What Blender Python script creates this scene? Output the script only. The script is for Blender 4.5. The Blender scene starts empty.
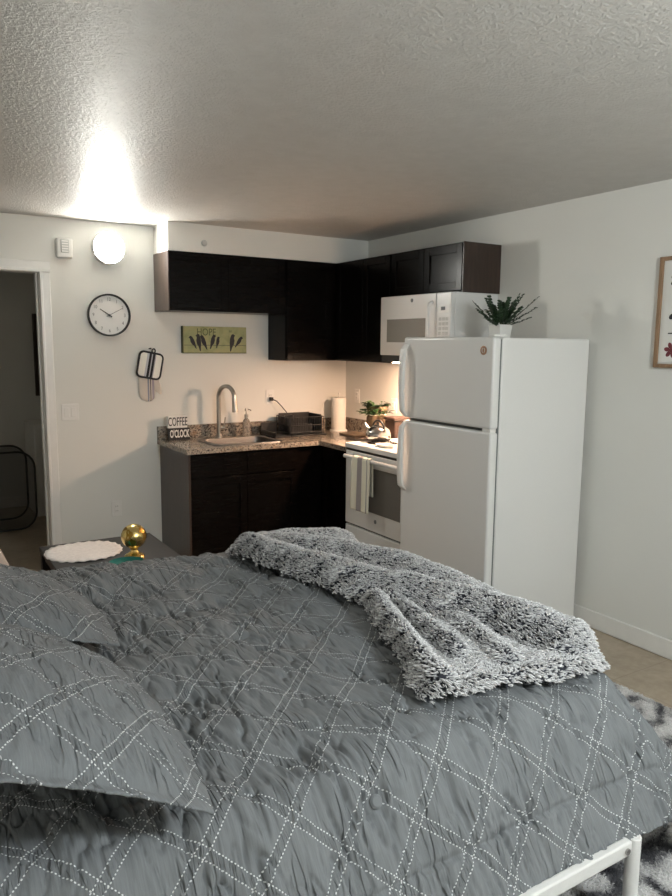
import bpy, bmesh, math, random
import numpy as np
from mathutils import Vector, Matrix, Euler
random.seed(7); rng = np.random.default_rng(7)
S = bpy.context.scene
COL = S.collection
PI = math.pi

# ------------------------------------------------------------------ materials
class NT:
    def __init__(s, name):
        s.m = bpy.data.materials.new(name); s.m.use_nodes = True
        s.t = s.m.node_tree; s.n = s.t.nodes; s.l = s.t.links
        s.b = s.n['Principled BSDF']
    def node(s, typ, **kw):
        n = s.n.new(typ)
        for k, v in kw.items(): setattr(n, k, v)
        return n
    def put(s, sock, v):
        if v is None: return
        if hasattr(v, 'is_linked') or isinstance(v, bpy.types.NodeSocket): s.l.new(v, sock)
        else:
            if isinstance(v, (tuple, list)) and len(v) == 3 and sock.type == 'RGBA': v = (*v, 1)
            sock.default_value = v
    def M(s, op, a, b=None, c=None):
        n = s.node('ShaderNodeMath', operation=op)
        for i, v in enumerate((a, b, c)): s.put(n.inputs[i], v)
        return n.outputs[0]
    def mix(s, f, a, b):
        n = s.node('ShaderNodeMix', data_type='RGBA')
        s.put(n.inputs[0], f); s.put(n.inputs[6], a); s.put(n.inputs[7], b)
        return n.outputs[2]
    def coord(s, kind='Object', scale=(1, 1, 1)):
        t = s.node('ShaderNodeTexCoord'); mp = s.node('ShaderNodeMapping')
        mp.inputs['Scale'].default_value = scale
        s.l.new(t.outputs[kind], mp.inputs[0]); return mp.outputs[0]
    def noise(s, vec, scale=5, detail=4, rough=.55, dist=0):
        n = s.node('ShaderNodeTexNoise'); s.l.new(vec, n.inputs['Vector'])
        n.inputs['Scale'].default_value = scale; n.inputs['Detail'].default_value = detail
        n.inputs['Roughness'].default_value = rough; n.inputs['Distortion'].default_value = dist
        return n.outputs[0]
    def ramp(s, f, stops, interp='LINEAR'):
        n = s.node('ShaderNodeValToRGB'); r = n.color_ramp; r.interpolation = interp
        while len(r.elements) < len(stops): r.elements.new(.5)
        for e, (p, c) in zip(r.elements, stops):
            e.position = p; e.color = (*c, 1) if len(c) == 3 else c
        s.l.new(f, n.inputs[0]); return n.outputs[0]
    def bump(s, h, strength=.3, dist=.01):
        n = s.node('ShaderNodeBump'); n.inputs['Strength'].default_value = strength
        n.inputs['Distance'].default_value = dist
        s.l.new(h, n.inputs['Height']); s.l.new(n.outputs[0], s.b.inputs['Normal'])
    def set(s, col=None, rough=None, metal=None, spec=None):
        if col is not None: s.put(s.b.inputs['Base Color'], col)
        if rough is not None: s.put(s.b.inputs['Roughness'], rough)
        if metal is not None: s.put(s.b.inputs['Metallic'], metal)
        if spec is not None: s.put(s.b.inputs['Specular IOR Level'], spec)
        return s

def paint(name, col, rough=.5, var=.06, scale=30, bump=.05, metal=0, spec=.5, coord='Object'):
    t = NT(name); v = t.coord(coord)
    n = t.noise(v, scale, 3)
    d = tuple(max(0, c * (1 - var)) for c in col); u = tuple(min(1, c * (1 + var)) for c in col)
    t.set(t.ramp(n, [(.3, d), (.7, u)]), rough, metal, spec)
    if bump: t.bump(n, bump, .002)
    return t.m

def wood(name, dark, light, rough=.4, sc=(4, 4, 40)):
    t = NT(name); v = t.coord('Object', sc)
    n = t.noise(v, 1.5, 5, .6, .6)
    t.set(t.ramp(n, [(.3, dark), (.7, light)]), rough); (t.bump(n, .06, .002) if light[0] > .02 else None)
    return t.m

M = {}
def make_mats():
    # painted wall: light orange-peel
    t = NT('wall_paint'); v = t.coord(); n = t.noise(v, 160, 2); big = t.noise(v, 1.2, 2)
    t.set(t.ramp(big, [(.3, (.735, .73, .69)), (.7, (.765, .76, .72))]), .6); t.bump(n, .12, .002); M['wall'] = t.m
    # knock-down ceiling
    t = NT('ceiling_knockdown'); v = t.coord()
    a = t.noise(v, 62, 4, .65, .4); b = t.noise(v, 16, 2, .5)
    k = t.ramp(a, [(.44, (0, 0, 0)), (.60, (1, 1, 1))])
    h = t.M('ADD', t.M('MULTIPLY', k, .8), t.M('MULTIPLY', b, .35))
    t.set(t.ramp(b, [(.3, (.55, .53, .50)), (.7, (.59, .57, .54))]), .45, None, .3); t.bump(h, .6, .005); M['ceiling'] = t.m
    # floor: mottled beige vinyl tile with thin joints
    t = NT('beige_tile'); v = t.coord()
    n = t.noise(v, 4, 6, .65, .5); n2 = t.noise(v, 26, 4)
    c = t.mix(.35, t.ramp(n, [(.3, (.29, .235, .17)), (.55, (.42, .35, .265)), (.75, (.5, .43, .34))]), t.ramp(n2, [(.3, (.3, .24, .175)), (.7, (.48, .41, .32))]))
    br = t.node('ShaderNodeTexBrick'); t.l.new(v, br.inputs['Vector'])
    br.offset = 0; br.inputs['Scale'].default_value = 1; br.inputs['Mortar Size'].default_value = .003
    br.inputs['Brick Width'].default_value = .46; br.inputs['Row Height'].default_value = .46
    c = t.mix(t.M('MULTIPLY', br.outputs['Fac'], .5), c, (.25, .2, .15)); t.set(c, .45); t.bump(n2, .05, .002); M['floor'] = t.m
    M['trim'] = paint('trim_white', (.80, .79, .76), .35, .02, 20, .02)
    M['espresso'] = wood('espresso_wood', (.0030, .0021, .0017), (.0042, .003, .0024), .24)
    M['espresso'].node_tree.nodes['Principled BSDF'].inputs['Specular IOR Level'].default_value = .10
    M['espresso_end'] = wood('espresso_lit_end', (.030, .018, .013), (.055, .033, .024), .30, (30, 30, 3))  # espresso again but lighter: lamplight on the cabinet ends put into the colour
    M['toekick'] = paint('toe_kick', (.01, .008, .007), .6)
    M['black_table'] = wood('black_table_top', (.009, .008, .0075), (.017, .015, .014), .45, (3, 30, 3))
    # granite
    t = NT('granite'); v = t.coord()
    n = t.noise(v, 26, 6, .7, .8); n2 = t.noise(v, 75, 3, .6); n3 = t.noise(v, 9, 4, .6, 1)
    c = t.ramp(n, [(.30, (.03, .026, .022)), (.42, (.20, .165, .13)), (.52, (.38, .33, .27)), (.62, (.22, .19, .165)), (.74, (.55, .50, .43))])
    c = t.mix(t.ramp(n2, [(.52, (0, 0, 0)), (.6, (1, 1, 1))]), c, (.05, .042, .038))
    c = t.mix(t.ramp(n3, [(.55, (0, 0, 0)), (.7, (.6, .6, .6))]), c, (.30, .19, .12)); t.set(c, .16); M['granite'] = t.m
    M['white_app'] = paint('appliance_white', (.74, .735, .72), .28, .01, 200, .03)
    M['white_plastic'] = paint('white_plastic', (.80, .79, .76), .35, .01, 60, .0)
    M['gasket'] = paint('grey_gasket', (.16, .17, .17), .6)
    M['black_plastic'] = paint('black_plastic', (.012, .012, .012), .4)
    M['black_metal'] = paint('black_wire', (.01, .01, .01), .35)
    M['dark_glass'] = paint('dark_glass', (.17, .16, .145), .12, .02, 5, 0)
    M['mw_glass'] = paint('microwave_glass', (.25, .24, .22), .2, .05, 400, 0)
    M['grey_key'] = paint('grey_key', (.52, .52, .50), .5)
    M['steel'] = paint('brushed_steel', (.48, .46, .44), .2, .06, 90, .02, 1)
    M['sink_steel'] = paint('sink_steel', (.13, .125, .12), .38, .06, 90, .02, 1)
    M['nickel'] = paint('brushed_nickel', (.46, .43, .39), .28, .05, 90, .02, 1)
    M['copper'] = paint('copper_badge', (.42, .24, .15), .35, .05, 50, 0, .7)
    M['gold'] = paint('gold_metal', (.86, .66, .26), .26, .05, 40, 0, 1)
    M['gold_dark'] = paint('etched_gold', (.42, .25, .05), .35, .1, 40, .02, 1)
    M['bed_white'] = paint('white_powdercoat', (.72, .72, .71), .35, .02, 100, .02)
    M['paper'] = paint('paper_towel', (.82, .79, .74), .9, .02, 120, .3)
    M['burlap'] = paint('burlap', (.22, .155, .10), .95, .35, 160, .6)
    M['brown_wood'] = wood('brown_box_wood', (.022, .011, .008), (.048, .024, .017), .5, (4, 30, 30))
    M['leaf'] = paint('leaf_green', (.022, .062, .016), .45, .5, 14, .1)
    M['leaf_dark'] = paint('leaf_dark_green', (.016, .042, .016), .45, .5, 14, .1)
    M['soil'] = paint('soil', (.03, .022, .016), .95, .4, 90, .6)
    M['ceramic'] = paint('white_ceramic', (.78, .77, .74), .3, .02, 20, 0)
    M['teal'] = paint('teal_glaze', (.02, .17, .15), .25, .1, 12, 0)
    M['doily'] = paint('white_lace', (.86, .82, .80), .9, .08, 60, .5)
    M['beige_cloth'] = paint('beige_upholstery', (.55, .46, .40), .9, .08, 220, .3)
    M['mattress'] = paint('mattress_ticking', (.6, .6, .6), .9)
    M['frame_wood'] = wood('oak_frame', (.20, .115, .06), (.31, .19, .105), .5, (20, 20, 3))
    M['print_paper'] = paint('print_paper', (.74, .73, .69), .6, .02, 8, 0)
    M['ink_black'] = paint('black_ink', (.015, .015, .018), .6)
    M['ink_red'] = paint('dark_red_ink', (.16, .02, .03), .6, .2, 40, 0)
    M['clock_face'] = paint('clock_face', (.80, .80, .78), .5, .01, 10, 0)
    M['clock_ink'] = paint('grey_numerals', (.22, .22, .22), .6)
    M['sign_white'] = paint('sign_white', (.74, .73, .70), .6, .05, 40, .05)
    M['sign_black'] = paint('sign_black', (.015, .014, .014), .6)
    t = NT('canvas_green'); v = t.coord('Object'); n = t.noise(v, 16, 5, .6, .4)
    t.set(t.ramp(n, [(.3, (.27, .30, .14)), (.5, (.36, .38, .20)), (.7, (.43, .40, .20))]), .75); t.bump(t.noise(v, 600, 1), .2, .001); M['canvas'] = t.m
    M['canvas_text'] = paint('canvas_olive_text', (.10, .12, .05), .8)
    M['canvas_edge'] = paint('canvas_dark_edge', (.06, .065, .03), .8)
    # quilted cotton with woven stripes (pot holder, mitt, towel): u across
    def striped(name, base, stripes, bumpy=True):
        t = NT(name); uv = t.node('ShaderNodeTexCoord').outputs['UV']
        sx = t.node('ShaderNodeSeparateXYZ'); t.l.new(uv, sx.inputs[0]); c = base
        for (x0, x1, col) in stripes:
            m = t.M('MULTIPLY', t.M('GREATER_THAN', sx.outputs[0], x0), t.M('LESS_THAN', sx.outputs[0], x1))
            c = t.mix(m, c, col)
        t.set(c, .9)
        n = t.noise(t.coord('UV', (1, 1, 1)), 14 if bumpy else 90, 3); t.bump(n, .5 if bumpy else .25, .004); return t.m
    M['potholder'] = striped('quilted_stripe', (.84, .83, .77), [(.31, .40, (.50, .52, .57)), (.40, .50, (.015, .015, .02)), (.50, .55, (.38, .39, .42)), (.55, .65, (.015, .015, .02)), (.65, .69, (.4, .4, .42))])
    M['mitt'] = striped('mitt_stripe', (.62, .57, .51), [(.42, .50, (.25, .27, .33)), (.54, .58, (.05, .05, .07)), (.62, .72, (.34, .31, .36))])
    M['towel'] = striped('towel_stripe', (.72, .70, .58), [(.34, .60, (.30, .27, .27)), (.86, .90, (.28, .27, .26))], False)
    # emitters
    def emit(name, col, st):
        t = NT(name); t.set(col, .5); t.b.inputs['Emission Color'].default_value = (*col, 1); t.b.inputs['Emission Strength'].default_value = st; return t.m
    M['dome'] = emit('lit_dome', (1, .99, .92), LAMP)
    M['standin_rear'] = emit('rear_standin_glow', (.93, .99, 1), REAR)
    M['fill_hall'] = emit('dim_hall_fill', (1, .9, .72), HALL)
    M['task'] = emit('warm_task_lamp', (1, .64, .42), TASK)
    # rug
    t = NT('abstract_rug'); v = t.coord()
    n = t.noise(v, 5, 5, .62, 1.2); n2 = t.noise(v, 60, 3, .6)
    c = t.ramp(t.M('ADD', t.M('MULTIPLY', n, .72), t.M('MULTIPLY', n2, .28)), [(.40, (.03, .03, .035)), (.47, (.13, .13, .14)), (.54, (.42, .41, .41)), (.62, (.70, .69, .68))])
    t.set(c, .95); t.bump(n2, 1.0, .02); M['rug'] = t.m
    # embroidered comforter cloth: UV in metres; dotted double lines on a diagonal square grid
    t = NT('embroidered_cloth'); uv = t.node('ShaderNodeTexCoord').outputs['UV']
    # small wander so the stitching is not ruler straight
    wn = t.node('ShaderNodeTexNoise'); t.l.new(uv, wn.inputs['Vector']); wn.inputs['Scale'].default_value = 4; wn.inputs['Detail'].default_value = 1
    sub = t.node('ShaderNodeVectorMath', operation='SUBTRACT'); t.l.new(wn.outputs[1], sub.inputs[0]); sub.inputs[1].default_value = (.5, .5, .5)
    scl = t.node('ShaderNodeVectorMath', operation='SCALE'); t.l.new(sub.outputs[0], scl.inputs[0]); scl.inputs['Scale'].default_value = .016
    add = t.node('ShaderNodeVectorMath', operation='ADD'); t.l.new(uv, add.inputs[0]); t.l.new(scl.outputs[0], add.inputs[1])
    sx = t.node('ShaderNodeSeparateXYZ'); t.l.new(add.outputs[0], sx.inputs[0]); u, w = sx.outputs[0], sx.outputs[1]
    A = t.M('MULTIPLY', t.M('ADD', u, w), .70711); B = t.M('MULTIPLY', t.M('SUBTRACT', u, w), .70711)
    P = .148; HALF = .0115; DOT = .0082
    def lines(a, b):
        d = t.M('ABSOLUTE', t.M('SUBTRACT', t.M('MULTIPLY', t.M('FRACT', t.M('DIVIDE', a, P)), P), P / 2))
        e = t.M('DIVIDE', t.M('ABSOLUTE', t.M('SUBTRACT', d, HALF)), .0016)
        f = t.M('DIVIDE', t.M('ABSOLUTE', t.M('SUBTRACT', t.M('MULTIPLY', t.M('FRACT', t.M('DIVIDE', b, DOT)), DOT), DOT / 2)), .0023)
        r2 = t.M('ADD', t.M('POWER', e, 2), t.M('POWER', f, 2))
        return t.M('LESS_THAN', r2, 1.0), t.M('LESS_THAN', d, HALF)
    la, ba = lines(A, B); lb, bb = lines(B, A)
    dots = t.M('MAXIMUM', la, lb); band = t.M('MAXIMUM', ba, bb)
    st = t.noise(t.coord('UV', (70, 8, 1)), 1, 3, .5, 0); fine = t.noise(t.coord('UV', (700, 900, 1)), 1, 2)
    slub = t.noise(t.coord('UV', (260, 14, 1)), 1, 3)
    base = t.mix(t.ramp(slub, [(.35, (0, 0, 0)), (.68, (1, 1, 1))]), (.160, .172, .181), (.196, .209, .220))
    base = t.mix(t.M('MULTIPLY', band, .10), base, (.10, .11, .115))
    c = t.mix(t.M('MULTIPLY', dots, .92), base, (.74, .76, .77))
    t.set(c, .85, None, .25)
    cr = t.noise(t.coord('UV', (34, 5.5, 1)), 1, 1, .4, 0)
    slit = t.ramp(cr, [(.44, (1, 1, 1)), (.485, (0, 0, 0)), (.515, (0, 0, 0)), (.56, (1, 1, 1))])
    mk = t.ramp(t.noise(t.coord('UV', (9, 5, 1)), 1, 2), [(.46, (0, 0, 0)), (.58, (1, 1, 1))]); slit = t.M('ADD', t.M('MULTIPLY', slit, mk), t.M('SUBTRACT', 1, mk))
    ht = t.noise(t.coord('UV', (130, 26, 1)), 1, 1)
    hatch = t.M('MULTIPLY', t.ramp(ht, [(.42, (0, 0, 0)), (.55, (1, 1, 1))]), band)
    h = t.M('ADD', t.M('MULTIPLY', st, .30), t.M('ADD', t.M('MULTIPLY', dots, .3), t.M('MULTIPLY', fine, .05)))
    h = t.M('ADD', h, t.M('ADD', t.M('MULTIPLY', slit, .7), t.M('MULTIPLY', hatch, .4)))
    t.bump(h, .9, .009); M['cloth'] = t.m
    # sherpa: the yarn is frosted (dark root, white tip) via a per-vertex dye attribute
    t = NT('sherpa'); at = t.node('ShaderNodeAttribute', attribute_name='dye')
    t.set(t.ramp(at.outputs['Fac'], [(0, (.018, .02, .027)), (.30, (.09, .095, .11)), (.55, (.58, .585, .60)), (.9, (.90, .90, .91))]), .95, None, .1); M['sherpa'] = t.m
    t = NT('rug_pile'); at = t.node('ShaderNodeAttribute', attribute_name='dye')
    t.set(t.ramp(at.outputs['Fac'], [(0, (.025, .025, .03)), (.35, (.12, .12, .13)), (.62, (.55, .54, .54)), (1, (.88, .87, .86))]), .95, None, .1); M['rug_pile'] = t.m
    t = NT('clear_plastic'); t.set((.85, .83, .78), .12); t.b.inputs['Transmission Weight'].default_value = .9; t.b.inputs['IOR'].default_value = 1.3; M['clear'] = t.m
    t = NT('mesh_net'); t.set((.05, .05, .05), .8); t.b.inputs['Alpha'].default_value = .35; M['net'] = t.m
LAMP, REAR, TASK, HALL = 68.0, 77.0, 240.0, 3.4
make_mats()

# ------------------------------------------------------------------ mesh helpers
class MB:
    def __init__(s): s.bm = bmesh.new(); s.uv = None
    def box(s, lo, hi, rot=None, piv=None):
        lo = Vector(lo); hi = Vector(hi); c = (lo + hi) / 2; d = hi - lo
        m = Matrix.Translation(c) @ Matrix.Diagonal((*d, 1))
        if rot is not None:
            p = Vector(piv) if piv is not None else c
            m = Matrix.Translation(p) @ rot.to_4x4() @ Matrix.Translation(-p) @ m
        bmesh.ops.create_cube(s.bm, size=1, matrix=m); return s
    def cyl(s, p0, p1, r, r2=None, seg=20, caps=True):
        p0 = Vector(p0); p1 = Vector(p1); d = p1 - p0
        q = d.to_track_quat('Z', 'Y').to_matrix().to_4x4()
        bmesh.ops.create_cone(s.bm, cap_ends=caps, segments=seg, radius1=r, radius2=r if r2 is None else r2, depth=d.length, matrix=Matrix.Translation((p0 + p1) / 2) @ q); return s
    def lathe(s, prof, c=(0, 0, 0), seg=32, axis='z', sx=1, sy=1):
        c = Vector(c); rings = []
        for (r, z) in prof:
            ring = []
            for i in range(seg):
                a = 2 * PI * i / seg; x, y = r * math.cos(a) * sx, r * math.sin(a) * sy
                p = (x, y, z) if axis == 'z' else ((x, -z, y) if axis == '-y' else (x, z, -y) if axis == '+y' else (x, -y, -z) if axis == 'z-' else (-z, x, y))
                ring.append(s.bm.verts.new(c + Vector(p)))
            rings.append(ring)
        for a, b in zip(rings, rings[1:]):
            for i in range(seg):
                s.bm.faces.new((a[i], a[(i + 1) % seg], b[(i + 1) % seg], b[i]))
        if prof[0][0] > 1e-6: s.bm.faces.new(rings[0][::-1])
        if prof[-1][0] > 1e-6: s.bm.faces.new(rings[-1])
        return s
    def tube(s, pts, r, seg=10, closed=False, rad=None):
        pts = [Vector(p) for p in pts]; n = len(pts); rings = []
        up = None
        for i, p in enumerate(pts):
            if closed: t = pts[(i + 1) % n] - pts[i - 1]
            else: t = pts[min(i + 1, n - 1)] - pts[max(i - 1, 0)]
            t.normalize()
            if up is None: up = t.orthogonal().normalized()
            up = (up - t * up.dot(t)); up = up.normalized() if up.length > 1e-6 else t.orthogonal().normalized()
            w = t.cross(up); rr = r if rad is None else rad[i]
            rings.append([s.bm.verts.new(p + (up * math.cos(2 * PI * k / seg) + w * math.sin(2 * PI * k / seg)) * rr) for k in range(seg)])
        m = n if closed else n - 1
        for i in range(m):
            a, b = rings[i], rings[(i + 1) % n]
            for k in range(seg): s.bm.faces.new((a[k], a[(k + 1) % seg], b[(k + 1) % seg], b[k]))
        if not closed: s.bm.faces.new(rings[0][::-1]); s.bm.faces.new(rings[-1])
        return s
    def prism(s, poly, origin, ux, uy, nrm, depth):
        o = Vector(origin); ux = Vector(ux); uy = Vector(uy); nn = Vector(nrm)
        a = [s.bm.verts.new(o + ux * x + uy * y) for x, y in poly]
        b = [s.bm.verts.new(o + ux * x + uy * y + nn * depth) for x, y in poly]
        k = len(poly); s.bm.faces.new(a[::-1]); s.bm.faces.new(b)
        for i in range(k): s.bm.faces.new((a[i], a[(i + 1) % k], b[(i + 1) % k], b[i]))
        return s
    def build(s, name, mat, parent=None, smooth=False, bevel=0, bseg=2, **tags):
        bmesh.ops.recalc_face_normals(s.bm, faces=s.bm.faces)
        me = bpy.data.meshes.new(name); s.bm.to_mesh(me); s.bm.free()
        return link(name, me, mat, parent, smooth, bevel, bseg, **tags)
def link(name, me, mat, parent=None, smooth=False, bevel=0, bseg=2, label=None, cat=None, group=None, kind=None):
    o = bpy.data.objects.new(name, me); COL.objects.link(o)
    if mat is not None: me.materials.append(M[mat] if isinstance(mat, str) else mat)
    if bevel:
        b = o.modifiers.new('bevel', 'BEVEL'); b.width = bevel; b.segments = bseg; b.limit_method = 'ANGLE'; b.angle_limit = .6
        smooth = True
    if smooth:
        for p in me.polygons: p.use_smooth = True
        if smooth is not True or bevel:
            pass
        try: me.set_sharp_from_angle(angle=math.radians(40))
        except Exception: pass
    if parent is not None:
        o.parent = parent; o.matrix_parent_inverse = Matrix.Translation(-Vector(parent.location))
    return tag(o, label, cat, group, kind)
def tag(o, label=None, cat=None, group=None, kind=None):
    if label: o['label'] = label
    if cat: o['category'] = cat
    if group: o['group'] = group
    if kind: o['kind'] = kind
    return o
def thing(name, label, cat, loc, group=None):
    o = bpy.data.objects.new(name, None); COL.objects.link(o); o.location = loc
    o.empty_display_size = .05
    return tag(o, label, cat, group)
def gridmesh(name, X, Y, Z, UV=None, closed_u=False):
    """quad grid from 2-D numpy arrays"""
    n, m = X.shape
    co = np.stack([X, Y, Z], -1).reshape(-1, 3)
    i = np.arange(n * m).reshape(n, m)
    f = np.stack([i[:-1, :-1], i[1:, :-1], i[1:, 1:], i[:-1, 1:]], -1).reshape(-1, 4)
    return rawmesh(name, co, f, UV)
def rawmesh(name, co, f, UV=None, dye=None):
    me = bpy.data.meshes.new(name)
    k = f.shape[1]
    me.vertices.add(len(co)); me.vertices.foreach_set('co', np.ascontiguousarray(co, dtype=np.float32).ravel())
    me.loops.add(f.size); me.loops.foreach_set('vertex_index', np.ascontiguousarray(f, dtype=np.int32).ravel())
    me.polygons.add(len(f)); me.polygons.foreach_set('loop_start', np.arange(0, f.size, k, dtype=np.int32))
    if UV is not None:
        l = me.uv_layers.new(name='uv'); l.data.foreach_set('uv', UV.reshape(-1, 2)[f.ravel()].astype(np.float32).ravel())
    if dye is not None:
        a = me.attributes.new('dye', 'FLOAT', 'POINT'); a.data.foreach_set('value', dye.astype(np.float32))
    me.update(calc_edges=True); me.validate(); return me
_perm = np.random.default_rng(3).permutation(256); _perm = np.concatenate([_perm, _perm, _perm])
_ga = np.random.default_rng(4).uniform(0, 2 * PI, 256); _gx, _gy = np.cos(_ga), np.sin(_ga)
def pnoise(x, y):
    """vectorised 2-D gradient noise, about -0.7..0.7"""
    xi = np.floor(x).astype(int); yi = np.floor(y).astype(int); xf = x - xi; yf = y - yi
    def g(ix, iy, dx, dy):
        h = _perm[(_perm[ix & 255] + iy) & 255]; return _gx[h] * dx + _gy[h] * dy
    u = xf ** 3 * (xf * (xf * 6 - 15) + 10); v = yf ** 3 * (yf * (yf * 6 - 15) + 10)
    a = g(xi, yi, xf, yf) * (1 - u) + g(xi + 1, yi, xf - 1, yf) * u
    b = g(xi, yi + 1, xf, yf - 1) * (1 - u) + g(xi + 1, yi + 1, xf - 1, yf - 1) * u
    return a * (1 - v) + b * v
def text_mesh(txt, size, origin, ux, uy, depth=.002, stretch=1.0, bold=0.0, align='CENTER'):
    cu = bpy.data.curves.new('txt', 'FONT'); cu.body = txt; cu.size = size; cu.align_x = align; cu.align_y = 'CENTER'
    cu.extrude = depth / 2; cu.offset = bold; cu.resolution_u = 3
    o = bpy.data.objects.new('txt', cu); COL.objects.link(o)
    dg = bpy.context.evaluated_depsgraph_get(); me = bpy.data.meshes.new_from_object(o.evaluated_get(dg))
    bpy.data.objects.remove(o)
    ux = Vector(ux); uy = Vector(uy); n = ux.cross(uy)
    mt = Matrix((ux * stretch, uy, n)).transposed().to_4x4(); mt.translation = Vector(origin)
    me.transform(mt); return me
def join_meshes(name, mats, mes, parent):
    bm = bmesh.new()
    for me in mes: bm.from_mesh(me)
    me = bpy.data.meshes.new(name); bm.to_mesh(me); bm.free(); return link(name, me, mats, parent)

# ------------------------------------------------------------------ room shell
H = 2.468; XL, YB = -4.7, -7.6
def struct(name, mb, mat, **k): return mb.build(name, mat, kind='structure', **k)
DX0, DX1, DZ = -3.36, -2.492, 2.10
w = MB(); w.box((XL - .12, 0, 0), (DX0, .12, H)); w.box((DX0, 0, DZ), (DX1, .12, H)); w.box((DX1, 0, 0), (.12, .12, H)); struct('wall_back', w, 'wall')
struct('wall_right', MB().box((0, YB, 0), (.12, 0, H)), 'wall')
struct('wall_left', MB().box((XL - .12, YB, 0), (XL, 0, H)), 'wall')
struct('wall_front', MB().box((XL - .12, YB - .12, 0), (.12, YB, H)), 'wall')
struct('ceiling', MB().box((XL - .12, YB - .12, H), (.12, 2.6, H + .1)), 'ceiling')
struct('floor', MB().box((XL - .12, YB - .12, -.1), (.12, 2.6, 0)), 'floor')
# dark room behind the doorway
struct('wall_hall_far', MB().box((XL, 2.3, 0), (-1.4, 2.42, H)), 'wall')
struct('wall_hall_right', MB().box((-1.52, .12, 0), (-1.4, 2.3, H)), 'wall')
struct('wall_hall_left', MB().box((XL, .12, 0), (XL + .12, 2.3, H)), 'wall')
# soffit above the short run of cabinets
SD = .32
struct('trim_1', MB().box((-1.69, -SD, 2.272), (0, 0, H)), 'wall')
# door casing
c = MB()
for (a, b) in ((DX1, DX1 + .068), (DX0 - .072, DX0)):
    c.box((a, -.016, 0), (b, 0, DZ)); c.box((a + (.0 if a > -3 else .05), -.024, 0), (b - (.05 if a > -3 else 0), -.012, DZ))
c.box((DX0 - .072, -.016, DZ), (DX1 + .072, 0, DZ + .072)); c.box((DX0 - .072, -.024, DZ), (DX1 + .072, -.012, DZ + .022))
c.box((DX1 - .004, 0, 0), (DX1 + .012, .12, DZ)); c.box((DX0 - .012, 0, 0), (DX0 + .004, .12, DZ)); c.box((DX0, 0, DZ - .004), (DX1, .12, DZ + .012))
c.box((DX1 - .016, .05, 0), (DX1 + .0, .09, DZ))
struct('trim_2', c, 'trim', bevel=.003)
def base(name, lo, hi): struct(name, MB().box(lo, hi), 'trim', bevel=.006)
base('baseboard_right', (-.014, YB, 0), (0, -1.85, .105))
base('baseboard_back', (DX1 + .073, -.014, 0), (-1.69, 0, .105))
base('baseboard_back_left', (XL, -.014, 0), (DX0 - .073, 0, .105))
base('baseboard_left', (XL, YB, 0), (XL + .014, -.02, .105))
base('baseboard_front', (XL + .02, YB, 0), (-.02, YB + .014, .105))
base('baseboard_hall', (XL + .12, 2.286, 0), (-1.52, 2.3, .105))

# ------------------------------------------------------------------ kitchen cabinets
def slab(mb, n, a0, a1, z0, z1, f, d0, d1):
    """box on the face plane; n = 'y' (faces -y) or 'x' (faces -x)"""
    if n == 'y': mb.box((a0, f - d1, z0), (a1, f - d0, z1))
    else: mb.box((f - d1, a0, z0), (f - d0, a1, z1))
def door(parent, n, a0, a1, z0, z1, f, name='door', fr=.055):
    m = MB(); g = .002; a0 += g; a1 -= g; z0 += g; z1 -= g
    slab(m, n, a0, a0 + fr, z0, z1, f, 0, .02); slab(m, n, a1 - fr, a1, z0, z1, f, 0, .02)
    slab(m, n, a0 + fr, a1 - fr, z0, z0 + fr, f, 0, .02); slab(m, n, a0 + fr, a1 - fr, z1 - fr, z1, f, 0, .02)
    slab(m, n, a0 + fr - .004, a1 - fr + .004, z0 + fr - .004, z1 - fr + .004, f, 0, .010)
    return m.build(name, 'espresso', parent, bevel=.0025)
def flat(parent, n, a0, a1, z0, z1, f, name):
    m = MB(); slab(m, n, a0 + .002, a1 - .002, z0 + .002, z1 - .002, f, 0, .018); return m.build(name, 'espresso', parent, bevel=.003)
UZ = 2.272; UB = 1.50; G_up = 'dark upper kitchen cabinets'; G_lo = 'dark base kitchen cabinets'
t = thing('wall_cabinet', 'short dark espresso wall cabinet hanging under the white soffit above the bird picture', 'cabinet', (-1.22, -.15, 1.859), G_up)
MB().box((-1.69, -.30, 1.859), (-.758, 0, UZ)).build('body', 'espresso', t, bevel=.002)
m = MB().box((-1.694, -.32, 1.856), (-1.686, 0, UZ)); m.build('end_panel', 'espresso_end', t, bevel=.001)
door(t, 'y', -1.685, -1.235, 1.872, UZ - .004, -.30); door(t, 'y', -1.235, -.765, 1.872, UZ - .004, -.30)
t = thing('wall_cabinet', 'tall dark wall cabinet in the kitchen corner, right of the bird picture', 'cabinet', (-.4, -.15, UB), G_up)
MB().box((-.756, -.30, UB), (-.001, 0, UZ)).build('body', 'espresso', t, bevel=.002)
door(t, 'y', -.750, -.345, UB + .006, UZ - .004, -.30)
t = thing('wall_cabinet', 'tall dark wall cabinet on the right wall between corner and microwave', 'cabinet', (-.15, -.7, UB), G_up)
MB().box((-.30, -1.077, UB), (0, -.3005, UZ)).build('body', 'espresso', t, bevel=.002)
door(t, 'x', -.725, -.345, UB + .006, UZ - .004, -.30); door(t, 'x', -1.072, -.725, UB + .006, UZ - .004, -.30)
t = thing('wall_cabinet', 'short dark wall cabinet mounted above the white microwave', 'cabinet', (-.15, -1.46, 1.965), G_up)
MB().box((-.30, -1.84, 1.965), (0, -1.0785, UZ)).build('body', 'espresso', t, bevel=.002)
MB().box((-.318, -1.846, 1.963), (0, -1.8405, UZ)).build('end_panel', 'espresso_end', t, bevel=.001)
door(t, 'x', -1.455, -1.084, 1.972, UZ - .004, -.30); door(t, 'x', -1.836, -1.455, 1.972, UZ - .004, -.30)
CZ = .900
t = thing('base_cabinet', 'dark espresso sink base cabinet with two doors below the faucet', 'cabinet', (-1.24, -.3, 0), G_lo)
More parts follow.
